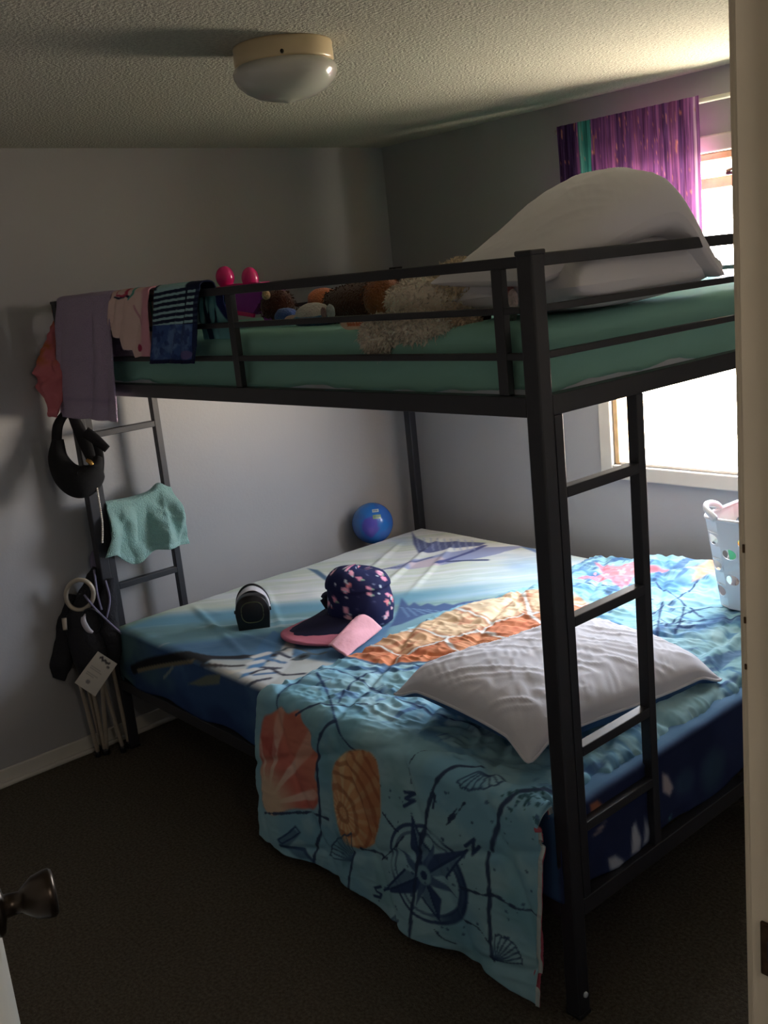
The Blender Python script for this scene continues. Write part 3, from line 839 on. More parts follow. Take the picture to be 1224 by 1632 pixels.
for pts in ([(646, 1262), (660, 1266), (648, 1272), (660, 1277), (647, 1284)],      # W (turned with the rose)
            [(741, 1350), (757, 1338), (750, 1364), (764, 1350)],                  # N
            [(612, 1414), (603, 1419), (606, 1426), (614, 1429), (612, 1437), (603, 1436)]):   # S
    cv.line(fp(pts), .0045, INK, .95)
cv.line(fp([(634, 1470), (642, 1462), (640, 1474), (650, 1466)]), .004, INK, .5)
# ropes and lines
for pts, w in (([(522, 1150), (508, 1180), (505, 1215), (508, 1260), (511, 1310), (506, 1350), (503, 1390)], .007), ([(738, 1218), (712, 1224), (694, 1250), (684, 1290), (676, 1340), (672, 1400), (670, 1450), (672, 1496)], .007),
               ([(838, 1246), (812, 1264), (796, 1290), (788, 1330), (782, 1358)], .009), ([(776, 1364), (780, 1410), (783, 1470), (788, 1536)], .009), ([(736, 1416), (770, 1428), (790, 1428), (820, 1446), (862, 1460)], .005),
               ([(612, 1296), (630, 1316), (640, 1324)], .005), ([(578, 1354), (600, 1360), (622, 1368)], .005), ([(566, 1360), (565, 1400), (566, 1432)], .006), ([(430, 1294), (470, 1294), (500, 1298), (524, 1308)], .004),
               ([(740, 1280), (726, 1300), (712, 1316)], .003), ([(728, 1290), (716, 1306)], .003), ([(690, 1256), (694, 1270), (692, 1288)], .004), ([(652, 1206), (650, 1230), (653, 1250)], .003), ([(660, 1190), (654, 1200), (651, 1212)], .003),
               ([(740, 1470), (762, 1480), (780, 1500)], .003), ([(612, 1370), (636, 1348), (650, 1330)], .003), ([(648, 1470), (640, 1490)], .003), ([(700, 1480), (712, 1500), (728, 1510)], .003), ([(826, 1246), (870, 1236)], .005),
               ([(470, 1140), (500, 1110), (530, 1090)], .004)):
    cv.curve(fp(pts), w * .72, (32, 52, 92), .9, jit=.005)
# small ink shells, an anchor, flecks
for (c, r, tilt, a0, a1_) in (((566, 1372), 42, -2.4, -.75, .75), ((790, 1536), 46, -.9, -.6, .9), ((752, 1226), 34, 1.5, -1.0, 1.0)):
    for q in np.linspace(a0, a1_, 8):
        cv.line(fp([c, (c[0] + r * math.cos(tilt + q), c[1] + r * math.sin(tilt + q))]), .0022, (36, 66, 110), .75)
    cv.line(fp([(c[0] + r * math.cos(tilt + q), c[1] + r * math.sin(tilt + q) + 2 * math.cos(q * 20)) for q in np.linspace(a0, a1_, 12)]), .0025, (36, 66, 110), .8)
cv.poly(fp([(538, 1326), (562, 1346), (566, 1376), (552, 1384), (544, 1360)]), (64, 116, 146), .5, soft=.012)
cv.poly(fp([(456, 1338), (476, 1318), (484, 1328), (476, 1345), (470, 1356), (490, 1364), (500, 1380), (488, 1376), (464, 1352)]), (60, 104, 142), .75, soft=.004)
cv.line(fp([(458, 1338), (478, 1316), (484, 1326), (464, 1346), (458, 1338)]), .003, INK, .8); cv.line(fp([(462, 1350), (490, 1362), (504, 1386)]), .006, INK, .8)
for k in range(90):
    q = cfr(random.uniform(600, 860), random.uniform(1245, 1500)); w_ = random.uniform(.002, .005)
    cv.ell(q, w_, w_, (40, 72, 120), .7)
for k in range(60):
    q = cfr(random.gauss(835, 22), random.gauss(1270, 14)); w_ = random.uniform(.002, .006)
    cv.ell(q, w_, w_, (34, 84, 100), .75)
_g = cv.c.mean(1, keepdims=True); cv.c = (cv.c * .84 + _g * .16) * .93 + 245 * .07
# edge binding
cv.mix((1 - sst(.006, .012, xs.max() - a1)) * .8, (214, 216, 210))
V = np.stack([X, Y, Z], -1).reshape(-1, 3)
o = mesh_obj('comforter', V, grid_faces(*A.shape), [M_print, M_coral], None, cols=cv.lin(), solid=.010, rim=(-1, True))
tag(o, 'aqua quilted comforter printed with turtle, shells and compass on lower bunk', 'comforter')
# ------------------------------------------------------------------ pillows
def pillow_vf(a, b, hgt, n=70, wr=.006, seed=0, pinch=.10, fw=1.0, bw=1.0):
    """a, b half sizes; closed cushion with pinched corners and creases; local coords"""
    u = np.linspace(-1, 1, n); U, Vv = np.meshgrid(u, u, indexing='ij')
    e = (1 - np.abs(U) ** 2.6) * (1 - np.abs(Vv) ** 2.6)
    prof = np.clip(e, 0, 1) ** .42
    inx = 1 - pinch * (1 - Vv ** 2) * np.abs(U) ** 3 * .6
    iny = 1 - pinch * (1 - U ** 2) * np.abs(Vv) ** 3 * .6
    X = U * a * inx; Y = Vv * b * iny
    w1 = vn(U * 1.5, Vv * 1.5, seed) * 2
    cre = ridge(U * 2.2 + Vv * 1.0 + w1, Vv * 9 - U * 4 + w1 * 2, seed + 1) ** 2 + .6 * ridge(U * 4 - Vv * 1.5 + w1, Vv * 16 + U * 7, seed + 2) ** 2
    lump = fbm(U * 1.6, Vv * 1.6, seed + 4, 2) - .5
    edge = np.clip(e * 4, 0, 1)
    Zt = hgt * prof * (1 + .22 * lump) * fw + wr * (cre - .5) * edge
    Zb = -hgt * .55 * prof * bw
    top_ = np.stack([X, Y, Zt], -1).reshape(-1, 3); bot = np.stack([X, Y, Zb], -1).reshape(-1, 3)
    F1 = grid_faces(n, n); F2 = grid_faces(n, n)[:, ::-1] + n * n
    rimm = []
    ring = [i * n for i in range(n)] + [(n - 1) * n + j for j in range(1, n)] + [i * n + n - 1 for i in range(n - 2, -1, -1)] + [j for j in range(n - 2, 0, -1)]
    return top_, bot, F1, F2, ring, n * n
def rotm(rx=0, ry=0, rz=0):
    return np.array(Matrix.Rotation(rz, 3, 'Z') @ Matrix.Rotation(ry, 3, 'Y') @ Matrix.Rotation(rx, 3, 'X'))
def pillow(name, label, c, R, a, b, hgt, parts=False, warp=None, **k):
    t_, b_, F1, F2, ring, n2 = pillow_vf(a, b, hgt, **k)
    ww = warp or (lambda P: P)
    if parts:
        t = thing(name, label, 'pillow', (c[0], c[1], c[2] - hgt * .5))
        f = lambda P: ww(P) @ R.T + np.asarray(c)
        mesh_obj('white_side', f(t_), F1[:, ::-1], M_pillow, t)
        o = mesh_obj('printed_side', f(b_), F1, M_pillowb, t); o['label'] = 'blue printed underside'
        e = t_[ring + [ring[0]]]
        sweep('edge_seam', f(np.array(e))[::3], [.004], M_pillow, t, n=6, m=len(e) // 2)
        return t
    V = np.vstack([t_, b_]); F = np.vstack([F1[:, ::-1], (F1 + n2)])
    rn = np.array(ring); r2 = np.roll(rn, -1)
    Fr = np.stack([rn, r2, r2 + n2, rn + n2], -1)
    o = mesh_obj(name, ww(V) @ R.T + np.asarray(c), F, M_pillow, None)
    return tag(o, label, 'pillow')
# lower bunk
def wl(P):
    Q = P.copy()
    Q[:, 2] += .040 * sst(.2, -.36, Q[:, 1]) * 1.0          # near end rests on the comforter's edge ridge
    Q[:, 2] -= .030 * sst(.15, .235, np.abs(Q[:, 0])) * sst(.26, .35, np.abs(Q[:, 1]))
    return Q
pillow('pillow', 'white pillow with blue underside lying on the aqua comforter', (1.775, .405, .562), rotm(math.radians(0), math.radians(3), math.radians(-4)), .238, .350, .090, parts=True, warp=wl, seed=3, wr=.0055, n=110, bw=1.25)
# upper bunk: one flat against the end bars, one heaped on top of it
pillow('pillow', 'squashed white pillow underneath, pushed against the upper bunk end bars', (1.945, .40, 1.556), rotm(0, math.radians(-2), math.radians(3)), .165, .285, .098, seed=9, wr=.004)
def wu(P):
    Q = P.copy()
    v = Q[:, 1] / .30
    Q[:, 2] = Q[:, 2] * (.62 + .55 * sst(-1, .35, v)) + .085 * sst(-1.0, .45, v) - .16 * sst(.45, 1.05, v)
    return Q
pillow('pillow', 'plump white pillow heaped on top of another on the upper bunk', (1.940, .365, 1.600), rotm(math.radians(3), math.radians(2), math.radians(-6)), .160, .290, .088, warp=wu, seed=21, wr=.0015, n=110)

# ------------------------------------------------------------------ cap on the lower bunk
hc = at(577, 990, 'z', .495)
hat = thing('cap', 'navy floral cloth cap with pink lined brim on the lower bunk', 'cap', (hc[0], hc[1], .495))
fwd = np.array([-.18, -1.0, 0]); fwd /= np.linalg.norm(fwd)       # brim direction
sid = np.array([fwd[1], -fwd[0], 0])
def crown():
    n, m = 80, 44
    th = np.linspace(0, 2 * math.pi, n, endpoint=False); ph = np.linspace(0, 1, m)
    TH, PH = np.meshgrid(th, ph, indexing='ij')
    rr = np.where(PH < .55, 1.0 - .10 * (PH / .55 - .5) ** 2 + .03 * np.sin(PH * 9), np.cos((PH - .55) / .45 * math.pi / 2) ** .55)
    zz = np.where(PH < .55, PH / .55 * .125, .125 + np.sin((PH - .55) / .45 * math.pi / 2) * .062)
    cr_ = ridge(TH * 2.2, PH * 4 + TH, 3)
    rr = rr * (1 + .10 * (fbm(np.cos(TH) * 1.6 + 3, np.sin(TH) * 1.6 + PH * 2.2, 5) - .5)) + .035 * (cr_ - .5) * sst(0, .3, PH) * (PH < .99)
    x = rr * np.cos(TH) * .110; y = rr * np.sin(TH) * .100
    zz = zz + .012 * np.cos(TH) * PH
    V = hc + x[..., None] * fwd + y[..., None] * sid + zz[..., None] * np.array([0, 0, 1])
    V[..., 2] += .498 - hc[2]
    cv = Canvas((TH * .105).ravel(), (PH * .24).ravel(), (34, 38, 78))
    R_ = random.Random(4)
    for k in range(62):
        c = (R_.uniform(0, .66), R_.uniform(.0, .235)); 
        col = R_.choice([(246, 176, 198), (240, 156, 184), (250, 196, 210), (232, 140, 150)])
        s = R_.uniform(.007, .0125)
        cv.ell(c, s, s * .75, col, 1, rot=R_.uniform(0, 3)); cv.ell((c[0] + s * .5, c[1] + s * .5), s * .6, s * .5, col, 1)
        if R_.random() < .3: cv.ell((c[0] - s, c[1] - s * .6), s * .6, s * .35, (150, 186, 160), 1)
    for k in range(90):
        c = (R_.uniform(0, .66), R_.uniform(0, .235)); s = R_.uniform(.0026, .0046)
        cv.ell(c, s, s, (206, 218, 232), 1)
    return mesh_obj('crown', V.reshape(-1, 3), grid_faces(n, m, True), M_print, hat, cols=cv.lin())
crown()
def brim(name, s0, s1, w0, lift, col, dz, curl=0.0, th=.004, off=0.0):
    n, m = 50, 18
    t = np.linspace(-1, 1, n); q = np.linspace(0, 1, m)
    T_, Q = np.meshgrid(t, q, indexing='ij')
    f = s0 + (s1 - s0) * Q * np.sqrt(np.clip(1 - (T_ * .96) ** 2, 0, 1)) 
    w = T_ * w0 + off
    z = lift * (1 - Q) + dz - .030 * T_ ** 2 * (1 - .3 * Q) + curl * Q ** 4 + .006 * (fbm(T_ * 3, Q * 3, 7) - .5)
    V = hc + f[..., None] * fwd + w[..., None] * sid + (z[..., None]) * np.array([0, 0, 1])
    V[..., 2] = np.maximum(V[..., 2] + .498 - hc[2], .497)
    c = np.zeros((n * m, 3)) + np.array(col, float); c *= (.92 + .16 * fbm(T_.ravel() * 5, Q.ravel() * 5, 2))[:, None]
    return mesh_obj(name, V.reshape(-1, 3), grid_faces(n, m), M_print, hat, cols=lin(np.clip(c, 0, 255)), solid=th)
brim('brim', .050, .290, .152, .035, (206, 122, 142), .004, curl=.010, th=.008)
brim('visor_panel', .055, .258, .134, .040, (34, 34, 60), .015, th=.004, off=.008)
# pink lining folded out at the near side of the brim
_c = [at(566, 986, 'z', .556), at(608, 1002, 'z', .503), at(524, 1030, 'z', .520), at(552, 1047, 'z', .500)]
_n = 30; _u = np.linspace(0, 1, _n); U, Vv = np.meshgrid(_u, _u, indexing='ij')
Vp = (1 - U)[..., None] * ((1 - Vv)[..., None] * _c[0] + Vv[..., None] * _c[1]) + U[..., None] * ((1 - Vv)[..., None] * _c[2] + Vv[..., None] * _c[3])
Vp[..., 2] += .020 * np.sin(Vv * math.pi) ** .7 * (1 - .5 * U) + .007 * np.sin(U * 9 + Vv * 4) * np.sin(Vv * math.pi) + .008 * (fbm(U * 3, Vv * 3, 6) - .5)
mesh_obj('folded_lining', Vp.reshape(-1, 3), grid_faces(_n, _n), mat('pink_lining', (240, 176, 188), .85, bump=(60, .3, .006)), hat, solid=.006)
sweep('back_tab', [hc + fwd * .060 + sid * .105 + np.array([0, 0, .03]), hc + fwd * .07 + sid * .118 + np.array([0, 0, .075]), hc + fwd * .045 + sid * .10 + np.array([0, 0, .09])], [(.012, .018), (.014, .020), (.008, .014)], mat('navy_cloth', (30, 32, 58), .9), hat, n=14)

# ------------------------------------------------------------------ small black speaker clock
sc0 = at(406, 996, 'z', .497)
fdir = CAM - sc0; fdir[2] = 0; fdir /= np.linalg.norm(fdir); a_ = math.radians(-4)
fdir = np.array([fdir[0] * math.cos(a_) - fdir[1] * math.sin(a_), fdir[0] * math.sin(a_) + fdir[1] * math.cos(a_), 0])
rdir = np.array([-fdir[1], fdir[0], 0]); 
sp_ = thing('speaker', 'small black arched speaker with a round display on the lower bunk', 'speaker', (sc0[0], sc0[1], .492))
def arch(w, hh, flare=.0, n=40):
    pts = [(-w * .9, 0.0), (w * .9, 0.0)]
    for t in np.linspace(0, math.pi, n):
        pts.append((w * math.copysign(abs(math.cos(t)) ** .8, math.cos(t)), hh * .42 + hh * .58 * math.sin(t) ** .85))
    return np.array(pts)
def extr(name, prof, d0, d1, mt, parent, bev=.004, z0=.492):
    n = len(prof)
    cen = prof.mean(0)
    rings = []
    for d, s in ((d0, .94), (d0 - bev if d0 > d1 else d0 + bev, 1.0), (d1 + bev if d0 > d1 else d1 - bev, 1.0), (d1, .94)):
        q = cen + (prof - cen) * s
        rings.append(sc0[None, :] * np.array([1, 1, 0]) + q[:, :1] * rdir + np.array([0, 0, 1]) * (q[:, 1:2] + z0) + fdir * d)
    V = np.vstack(rings); F = []
    for r in range(3):
        for j in range(n):
            F.append([r * n + j, r * n + (j + 1) % n, (r + 1) * n + (j + 1) % n, (r + 1) * n + j])
    F.append(list(range(n))[::-1]); F.append([3 * n + j for j in range(n)])
    return mesh_obj(name, V, F, mt, parent, smooth=True)
body = extr('body', arch(.058, .122), .035, -.035, M_black, sp_)
th = np.linspace(0, 2 * math.pi, 41)[:-1]
loop = [sc0 * np.array([1, 1, 0]) + rdir * (.037 * math.copysign(abs(math.cos(t)) ** .7, math.cos(t))) + np.array([0, 0, .492 + .062 + .036 * math.copysign(abs(math.sin(t)) ** .7, math.sin(t))]) + fdir * .0355 for t in th]
sweep('display_ring', loop, [.0017], mat('olive_ring', (92, 98, 70), .4), body, n=8, m=80, closed=True)
band = [sc0 * np.array([1, 1, 0]) + rdir * (.056 * math.cos(t)) + np.array([0, 0, .492 + .055 + .072 * math.sin(t)]) - fdir * .030 for t in np.linspace(0, math.pi, 14)]
sweep('carry_band', band, [(.026, .004)], mat('pale_band', (206, 202, 206), .6), sp_, n=12, m=50, flat_axis=fdir)
band = [sc0 * np.array([1, 1, 0]) + rdir * (.057 * math.cos(t)) + np.array([0, 0, .492 + .055 + .078 * math.sin(t)]) - fdir * .056 for t in np.linspace(0, math.pi, 14)]
sweep('band_edge', band, [(.004, .004)], M_black, sp_, n=10, m=50, flat_axis=fdir)
for s in (-1, 1):
    p = sc0 * np.array([1, 1, 0]) + rdir * s * .058 + np.array([0, 0, .492 + .058])
    sweep('side_knob', [p - rdir * s * .004, p + rdir * s * .005], [.008, .006], M_black, sp_, n=12)

# ------------------------------------------------------------------ blue ball wedged between mattress and wall
bc = np.array([.008, 1.285, .558]); br = .091
n, m = 64, 40
th = np.linspace(0, 2 * math.pi, n, endpoint=False); ph = np.linspace(-math.pi / 2, math.pi / 2, m)
TH, PH = np.meshgrid(th, ph, indexing='ij')
D = np.stack([np.cos(PH) * np.cos(TH), np.cos(PH) * np.sin(TH), np.sin(PH)], -1).reshape(-1, 3)
vw = CAM - bc; vw /= np.linalg.norm(vw)
rr_ = np.cross([0, 0, 1], vw); rr_ /= np.linalg.norm(rr_); uu_ = np.cross(vw, rr_)
qx, qy = D @ rr_, D @ uu_; qf = D @ vw
cv = Canvas(qx, qy, (52, 104, 186))
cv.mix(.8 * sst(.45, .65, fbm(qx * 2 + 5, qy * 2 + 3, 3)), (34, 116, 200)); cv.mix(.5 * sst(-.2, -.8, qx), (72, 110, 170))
fm = (qf > 0).astype(float)
e = np.hypot((qx + .12) / .42, (qy + .16) / .52)
cv.mix(fm * (1 - sst(.85, 1.05, e + .25 * (vn(qx * 5, qy * 5, 2) - .5))), (84, 76, 178)); cv.mix(fm * .6 * (1 - sst(.3, .8, np.hypot((qx + .1) / .3, (qy + .35) / .3))), (110, 88, 190))
V = bc + D * br
ball = mesh_obj('ball', V, grid_faces(n, m, True), M_gloss, None, cols=cv.lin())
tag(ball, 'blue and violet rubber ball wedged between the lower bunk and wall', 'ball')
for (ox, oy, wx, wy, cc_, nm) in ((.20, .57, .15, .07, (196, 208, 200), 'printed_word'), (.24, .28, .19, .09, (136, 168, 108), 'printed_badge')):
    uu = np.linspace(-1, 1, 14); A_, B_ = np.meshgrid(uu, uu, indexing='ij')
    px_, py_ = ox + A_ * wx, oy + B_ * wy
    pz_ = np.sqrt(np.clip(1 - px_ ** 2 - py_ ** 2, 0, 1))
    Vp = bc + (px_[..., None] * rr_ + py_[..., None] * uu_ + pz_[..., None] * vw) * (br + .0006)
    cv = Canvas(A_.ravel(), B_.ravel(), cc_)
    for q in (-.6, -.1, .45): cv.line([(q - .15, -.5), (q - .15, .5), (q + .15, .4), (q + .15, -.4)], .09, (90, 120, 150), .7)
    mesh_obj(nm, Vp.reshape(-1, 3), grid_faces(14, 14), M_gloss, ball, cols=cv.lin())

# ------------------------------------------------------------------ laundry basket on the lower bunk
bx0, by0, bz0, bz1 = 1.725, 1.215, .520, .800
blx, bly, tap = .29, .225, .030
bk = thing('laundry_basket', 'white plastic laundry basket with round holes on the lower bunk', 'basket', (bx0 + blx / 2, by0 + bly / 2, bz0))
PERX, PERY = blx, bly
def bpos(t, hh):
    """t runs round the rectangle (rounded), hh 0..1 up"""
    lx, ly, r = PERX, PERY, .05
    segs = [lx - 2 * r, math.pi / 2 * r, ly - 2 * r, math.pi / 2 * r] * 2
    tot = sum(segs); s = (t % 1) * tot
    x, y, k = 0, 0, 0
    corners = [(r, 0, 0), (lx - r, r, 0), (lx, r, 1), (lx - r, ly - r, 1), (lx - r, ly, 2), (r, ly - r, 2), (0, ly - r, 3), (r, r, 3)]
    while s > segs[k]: s -= segs[k]; k += 1
    d = [(1, 0), (0, 1), (-1, 0), (0, -1)][k // 2]
    if k % 2 == 0:
        st_ = [(r, 0), (lx, r), (lx - r, ly), (0, ly - r)][k // 2]
        x, y = st_[0] + d[0] * s, st_[1] + d[1] * s
    else:
        cen = [(lx - r, r), (lx - r, ly - r), (r, ly - r), (r, r)][k // 2]
        a0 = [-math.pi / 2, 0, math.pi / 2, math.pi][k // 2] + s / r
        x, y = cen[0] + r * math.cos(a0), cen[1] + r * math.sin(a0)
    g = 1 + tap * 2 / min(lx, ly) * hh * .9
    return (bx0 + lx / 2 + (x - lx / 2) * g, by0 + ly / 2 + (y - ly / 2) * g, bz0 + (bz1 - bz0) * hh)
V = []; F = []
NT, NH = 20, 6
def quadcell(t0, t1, h0, h1):
    k = len(V); V.extend([bpos(t0, h0), bpos(t1, h0), bpos(t1, h1), bpos(t0, h1)]); F.append([k, k + 1, k + 2, k + 3])
def holecell(t0, t1, h0, h1, rx, ry):
    k = len(V); n_ = 16
    tc, hc_ = (t0 + t1) / 2, (h0 + h1) / 2
    for j in range(n_):
        a = 2 * math.pi * (j + .0) / n_
        c, s = math.cos(a), math.sin(a); mx_ = max(abs(c), abs(s))
        V.append(bpos(tc + c / mx_ * (t1 - t0) / 2, hc_ + s / mx_ * (h1 - h0) / 2))
    for j in range(n_):
        a = 2 * math.pi * j / n_
        V.append(bpos(tc + math.cos(a) * rx, hc_ + math.sin(a) * ry))
    for j in range(n_):
        j2 = (j + 1) % n_; F.append([k + j, k + j2, k + n_ + j2, k + n_ + j])
hb = [0, .12] + [.12 + .74 * (j + 1) / 5 for j in range(5)] + [.90, 1.0]
for i in range(NT):
    t0, t1 = i / NT, (i + 1) / NT
    for j in range(len(hb) - 1):
        if 1 <= j <= 5 and (i + j) % 2 == 0:
            holecell(t0, t1, hb[j], hb[j + 1], (t1 - t0) * .43, (hb[j + 1] - hb[j]) * .40)
        else:
            quadcell(t0, t1, hb[j], hb[j + 1])
bw = mesh_obj('tub_wall', V, F, M_white, bk, smooth=False, solid=.0028)
me = bw.data; bm = bmesh.new(); bm.from_mesh(me); bmesh.ops.remove_doubles(bm, verts=bm.verts, dist=.0004); bmesh.ops.recalc_face_normals(bm, faces=bm.faces); bm.to_mesh(me); bm.free()
rim_ = [bpos(t, 1.0) for t in np.linspace(0, 1, 80, endpoint=False)]
rim_ = [(x, y, z + .004) for x, y, z in rim_]
sweep('rim', rim_, [.006], M_white, bk, n=8, m=160, closed=True)
fl2 = [bpos(t, .01) for t in np.linspace(0, 1, 60, endpoint=False)]
mesh_obj('tub_floor', fl2 + [(bx0 + blx / 2, by0 + bly / 2, bz0 + .004)], [[j, (j + 1) % 60, 60] for j in range(60)], M_white, bk, smooth=False, solid=.003)
for tt in (.93, .43):
    hp = [np.array(bpos(tt + q, 1.0)) + np.array([0, 0, .005 + .030 * math.sin(math.pi * (q + .07) / .14) ** .7]) for q in np.linspace(-.07, .07, 12)]
    sweep('handle', hp, [(.011, .008)], M_white, bk, n=10, m=40)
def blobv(c, r, seed=0, amp=.25, n=40, m=24, fr=1.6):
    th = np.linspace(0, 2 * math.pi, n, endpoint=False); ph = np.linspace(-math.pi / 2, math.pi / 2, m)
    TH, PH = np.meshgrid(th, ph, indexing='ij')
    d = np.stack([np.cos(PH) * np.cos(TH), np.cos(PH) * np.sin(TH), np.sin(PH)], -1)
    f = 1 + amp * (fbm(d[..., 0] * fr + 7 + d[..., 2], d[..., 1] * fr + 3 + d[..., 2] * .7, seed) - .5)
    return (np.asarray(c) + d * f[..., None] * np.asarray(r)).reshape(-1, 3), grid_faces(n, m, True), d.reshape(-1, 3)
def bundle(name, label, cat, c, r, col, seed=0, mt=None, amp=.35, col2=None, group=None):
    V, F, d = blobv(c, r, seed, amp)
    cc_ = np.zeros((len(V), 3)) + np.array(col, float)
    if col2 is not None:
        w_ = sst(.45, .6, fbm(d[:, 0] * 3 + 4, d[:, 2] * 3 + 9, seed + 2))[:, None]; cc_ = cc_ * (1 - w_) + np.array(col2, float) * w_
    o = mesh_obj(name, V, F, mt or M_print, None, cols=lin(cc_))
    return tag(o, label, cat, group)
cxm, cym = bx0 + blx / 2, by0 + bly / 2
bundle('folded_cloth', 'rose pink cloth poking out of the laundry basket', 'clothing', (cxm + .02, cym, .800), (.125, .095, .062), (216, 88, 118), 3)
bundle('folded_cloth', 'green and orange cloth low inside the laundry basket', 'clothing', (cxm - .02, cym - .01, .68), (.115, .105, .085), (86, 176, 128), 5, col2=(226, 150, 70))
bundle('folded_cloth', 'maroon and cream cloth at the bottom of the laundry basket', 'clothing', (cxm, cym, .578), (.125, .100, .050), (120, 62, 70), 8, col2=(206, 190, 176))

# ------------------------------------------------------------------ curtain and rod
RZ = 2.045; CY = Y1 - .055
rod = thing('curtain_rod', 'thin white curtain rod above the window', 'curtain rod', (1.55, CY, RZ))
sweep('rod', [(.915, CY, RZ), (2.02, CY, RZ)], [.008], M_trim, rod, n=12)
for x in (.925, 2.01):
    sweep('bracket', [(x, CY, RZ), (x, Y1 - .004, RZ)], [.006], M_trim, rod, n=8)
def curtain(x0, x1, z0, z1, label, name='curtain'):
    n, m = 240, 60
    u = np.linspace(0, 1, n); v = np.linspace(0, 1, m)
    U, Vv = np.meshgrid(u, v, indexing='ij')
    xx = x0 + (x1 - x0) * U
    ph = U * 2 * math.pi * 15 + 1.6 * np.sin(U * 17) + .4 * np.sin(Vv * 3 + U * 9)
    yy = CY - .004 + (.013 + .008 * np.sin(U * 31)) * np.sin(ph) * (.7 + .4 * Vv) + .004 * np.sin(U * 230)
    yy = np.minimum(yy, CY - .010) * (1 - sst(.25, .05, Vv)) + (CY - .013 + .003 * np.sin(ph)) * sst(.25, .05, Vv)
    zz = z1 - (z1 - z0) * Vv + .012 * Vv * np.sin(U * 40)
    cv = Canvas(U.ravel(), Vv.ravel(), (118, 72, 128))
    st_ = vn(U.ravel() * 90, Vv.ravel() * 1.5, 4); s2 = vn(U.ravel() * 38, Vv.ravel() * .8, 9)
    cv.mix(.7 * sst(.55, .8, st_), (160, 98, 150)); cv.mix(.6 * sst(.55, .8, s2), (76, 52, 100)); 
    cv.mix(sst(.155, .17, U.ravel()) * (1 - sst(.255, .27, U.ravel())), (64, 138, 138)); cv.mix(sst(.16, .175, U.ravel()) * (1 - sst(.19, .20, U.ravel())) * .6, (140, 214, 208))
    cv.mix((1 - sst(.10, .16, U.ravel())) * .7, (56, 42, 80)); cv.mix(sst(.9, .96, U.ravel()) * .6, (176, 116, 186))
    cv.mix(sst(.955, .96, U.ravel()) * (1 - sst(.972, .978, U.ravel())) * .8, (250, 214, 246))
    cv.mix(.8 * sst(.86, .95, vn(U.ravel() * 120, Vv.ravel() * 26, 12)), (226, 150, 130))
    V = np.stack([xx, yy, zz], -1).reshape(-1, 3)
    o = mesh_obj(name, V, grid_faces(n, m), M_curtain, None, cols=cv.lin())
    return tag(o, label, 'curtain')
curtain(.930, 1.500, 1.485, RZ + .016, 'shiny purple fringe curtain with a teal strip beside the window')

# ------------------------------------------------------------------ cloths hung over the rails
def drape(name, label, TLx, TRx, BLx, BRx, zb, colf, cat='towel', yf=-.010, yb=.036, zt=ZT + .001, back=.12, n=60, m=70, seed=0, fold=.010, mt=None, bottom=None, group=None, solid=.004, nf=5, flare=.02):
    """cloth over the top rail: goes up the back, over, and down the front to zb"""
    q = np.concatenate([np.linspace(-back, 0, 14)[:-1], np.linspace(0, 1, 12)[:-1] * .06, .06 + np.linspace(0, 1, m)])
    u = np.linspace(0, 1, n)
    U, Q = np.meshgrid(u, q, indexing='ij')
    bot = np.zeros_like(U) + 1.0 if bottom is None else np.interp(U, bottom[0], bottom[1])
    fv = np.clip(Q - .06, 0, 1)
    Ym = (yf + yb) / 2; rY = (yb - yf) / 2
    ov = np.clip(Q / .06, 0, 1)
    Yc = Ym + rY * np.cos(ov * math.pi)
    Zc = zt + .012 * np.sin(ov * math.pi)
    Zc = np.where(Q < 0, zt + Q, Zc)
    length = (zt - zb) * bot
    Zc = np.where(Q > .06, zt - fv * length, Zc)
    xl = TLx + (BLx - TLx) * fv; xr = TRx + (BRx - TRx) * fv
    Xc = xl + (xr - xl) * U
    wv_ = fold * np.sin(U * 2 * math.pi * nf + seed + 1.5 * fv + .8 * np.sin(U * 7 + seed)) + fold * 1.2 * (fbm(U * 4, fv * 3, seed) - .5)
    Yc = Yc - np.where(Q > .03, np.abs(wv_) * sst(0, .25, fv) + flare * fv * .5, 0)
    Yc = Yc + np.where(Q < 0, np.abs(wv_) * .4, 0)
    Zc = Zc + np.where(Q > 0, .004 * (fbm(U * 6, fv * 2, seed + 3) - .5), 0)
    cv = Canvas(U.ravel(), fv.ravel(), (200, 200, 200))
    colf(cv)
    V = np.stack([Xc, Yc, Zc], -1).reshape(-1, 3)
    o = mesh_obj(name, V, grid_faces(n, len(q)), mt or M_print, None, cols=cv.lin(), solid=solid)
    return tag(o, label, cat, group)
def c_lav(cv):
    cv.mix(1 + 0 * cv.x, (196, 176, 206)); cv.mix(.5 * fbm(cv.x * 5, cv.y * 3, 2), (178, 158, 192)); cv.mix(.4 * sst(.86, .9, cv.y), (204, 188, 216))
    cv.mix((1 - sst(.01, .02, np.abs(cv.y - .83))) * .5, (166, 146, 186))
drape('towel', 'long lavender towel hanging over the corner of the upper bunk', .095, .478, -.02, .420, 1.252, c_lav, yf=-.016, seed=1, fold=.012, mt=M_terry, back=.2, solid=.005, flare=.01, nf=1.3)
def c_pink(cv):
    cv.mix(1 + 0 * cv.x, (236, 208, 200)); cv.mix(.4 * fbm(cv.x * 5, cv.y * 5, 4), (226, 190, 186)); cv.mix(.7 * sst(.78, .9, cv.x), (214, 140, 166))
    for pts, c in (([(.10, .06), (.25, .10), (.40, .03), (.52, .07)], (40, 44, 70)), ([(.15, .02), (.30, .05), (.45, 0)], (196, 70, 96)), ([(.5, .10), (.62, .0)], (90, 170, 160))): cv.line(pts, .022, c)
    cv.ell((.80, .86), .07, .06, (168, 50, 86))
    cv.curve([(.68, .2), (.78, .4), (.86, .5)], .02, (196, 130, 150), .7)
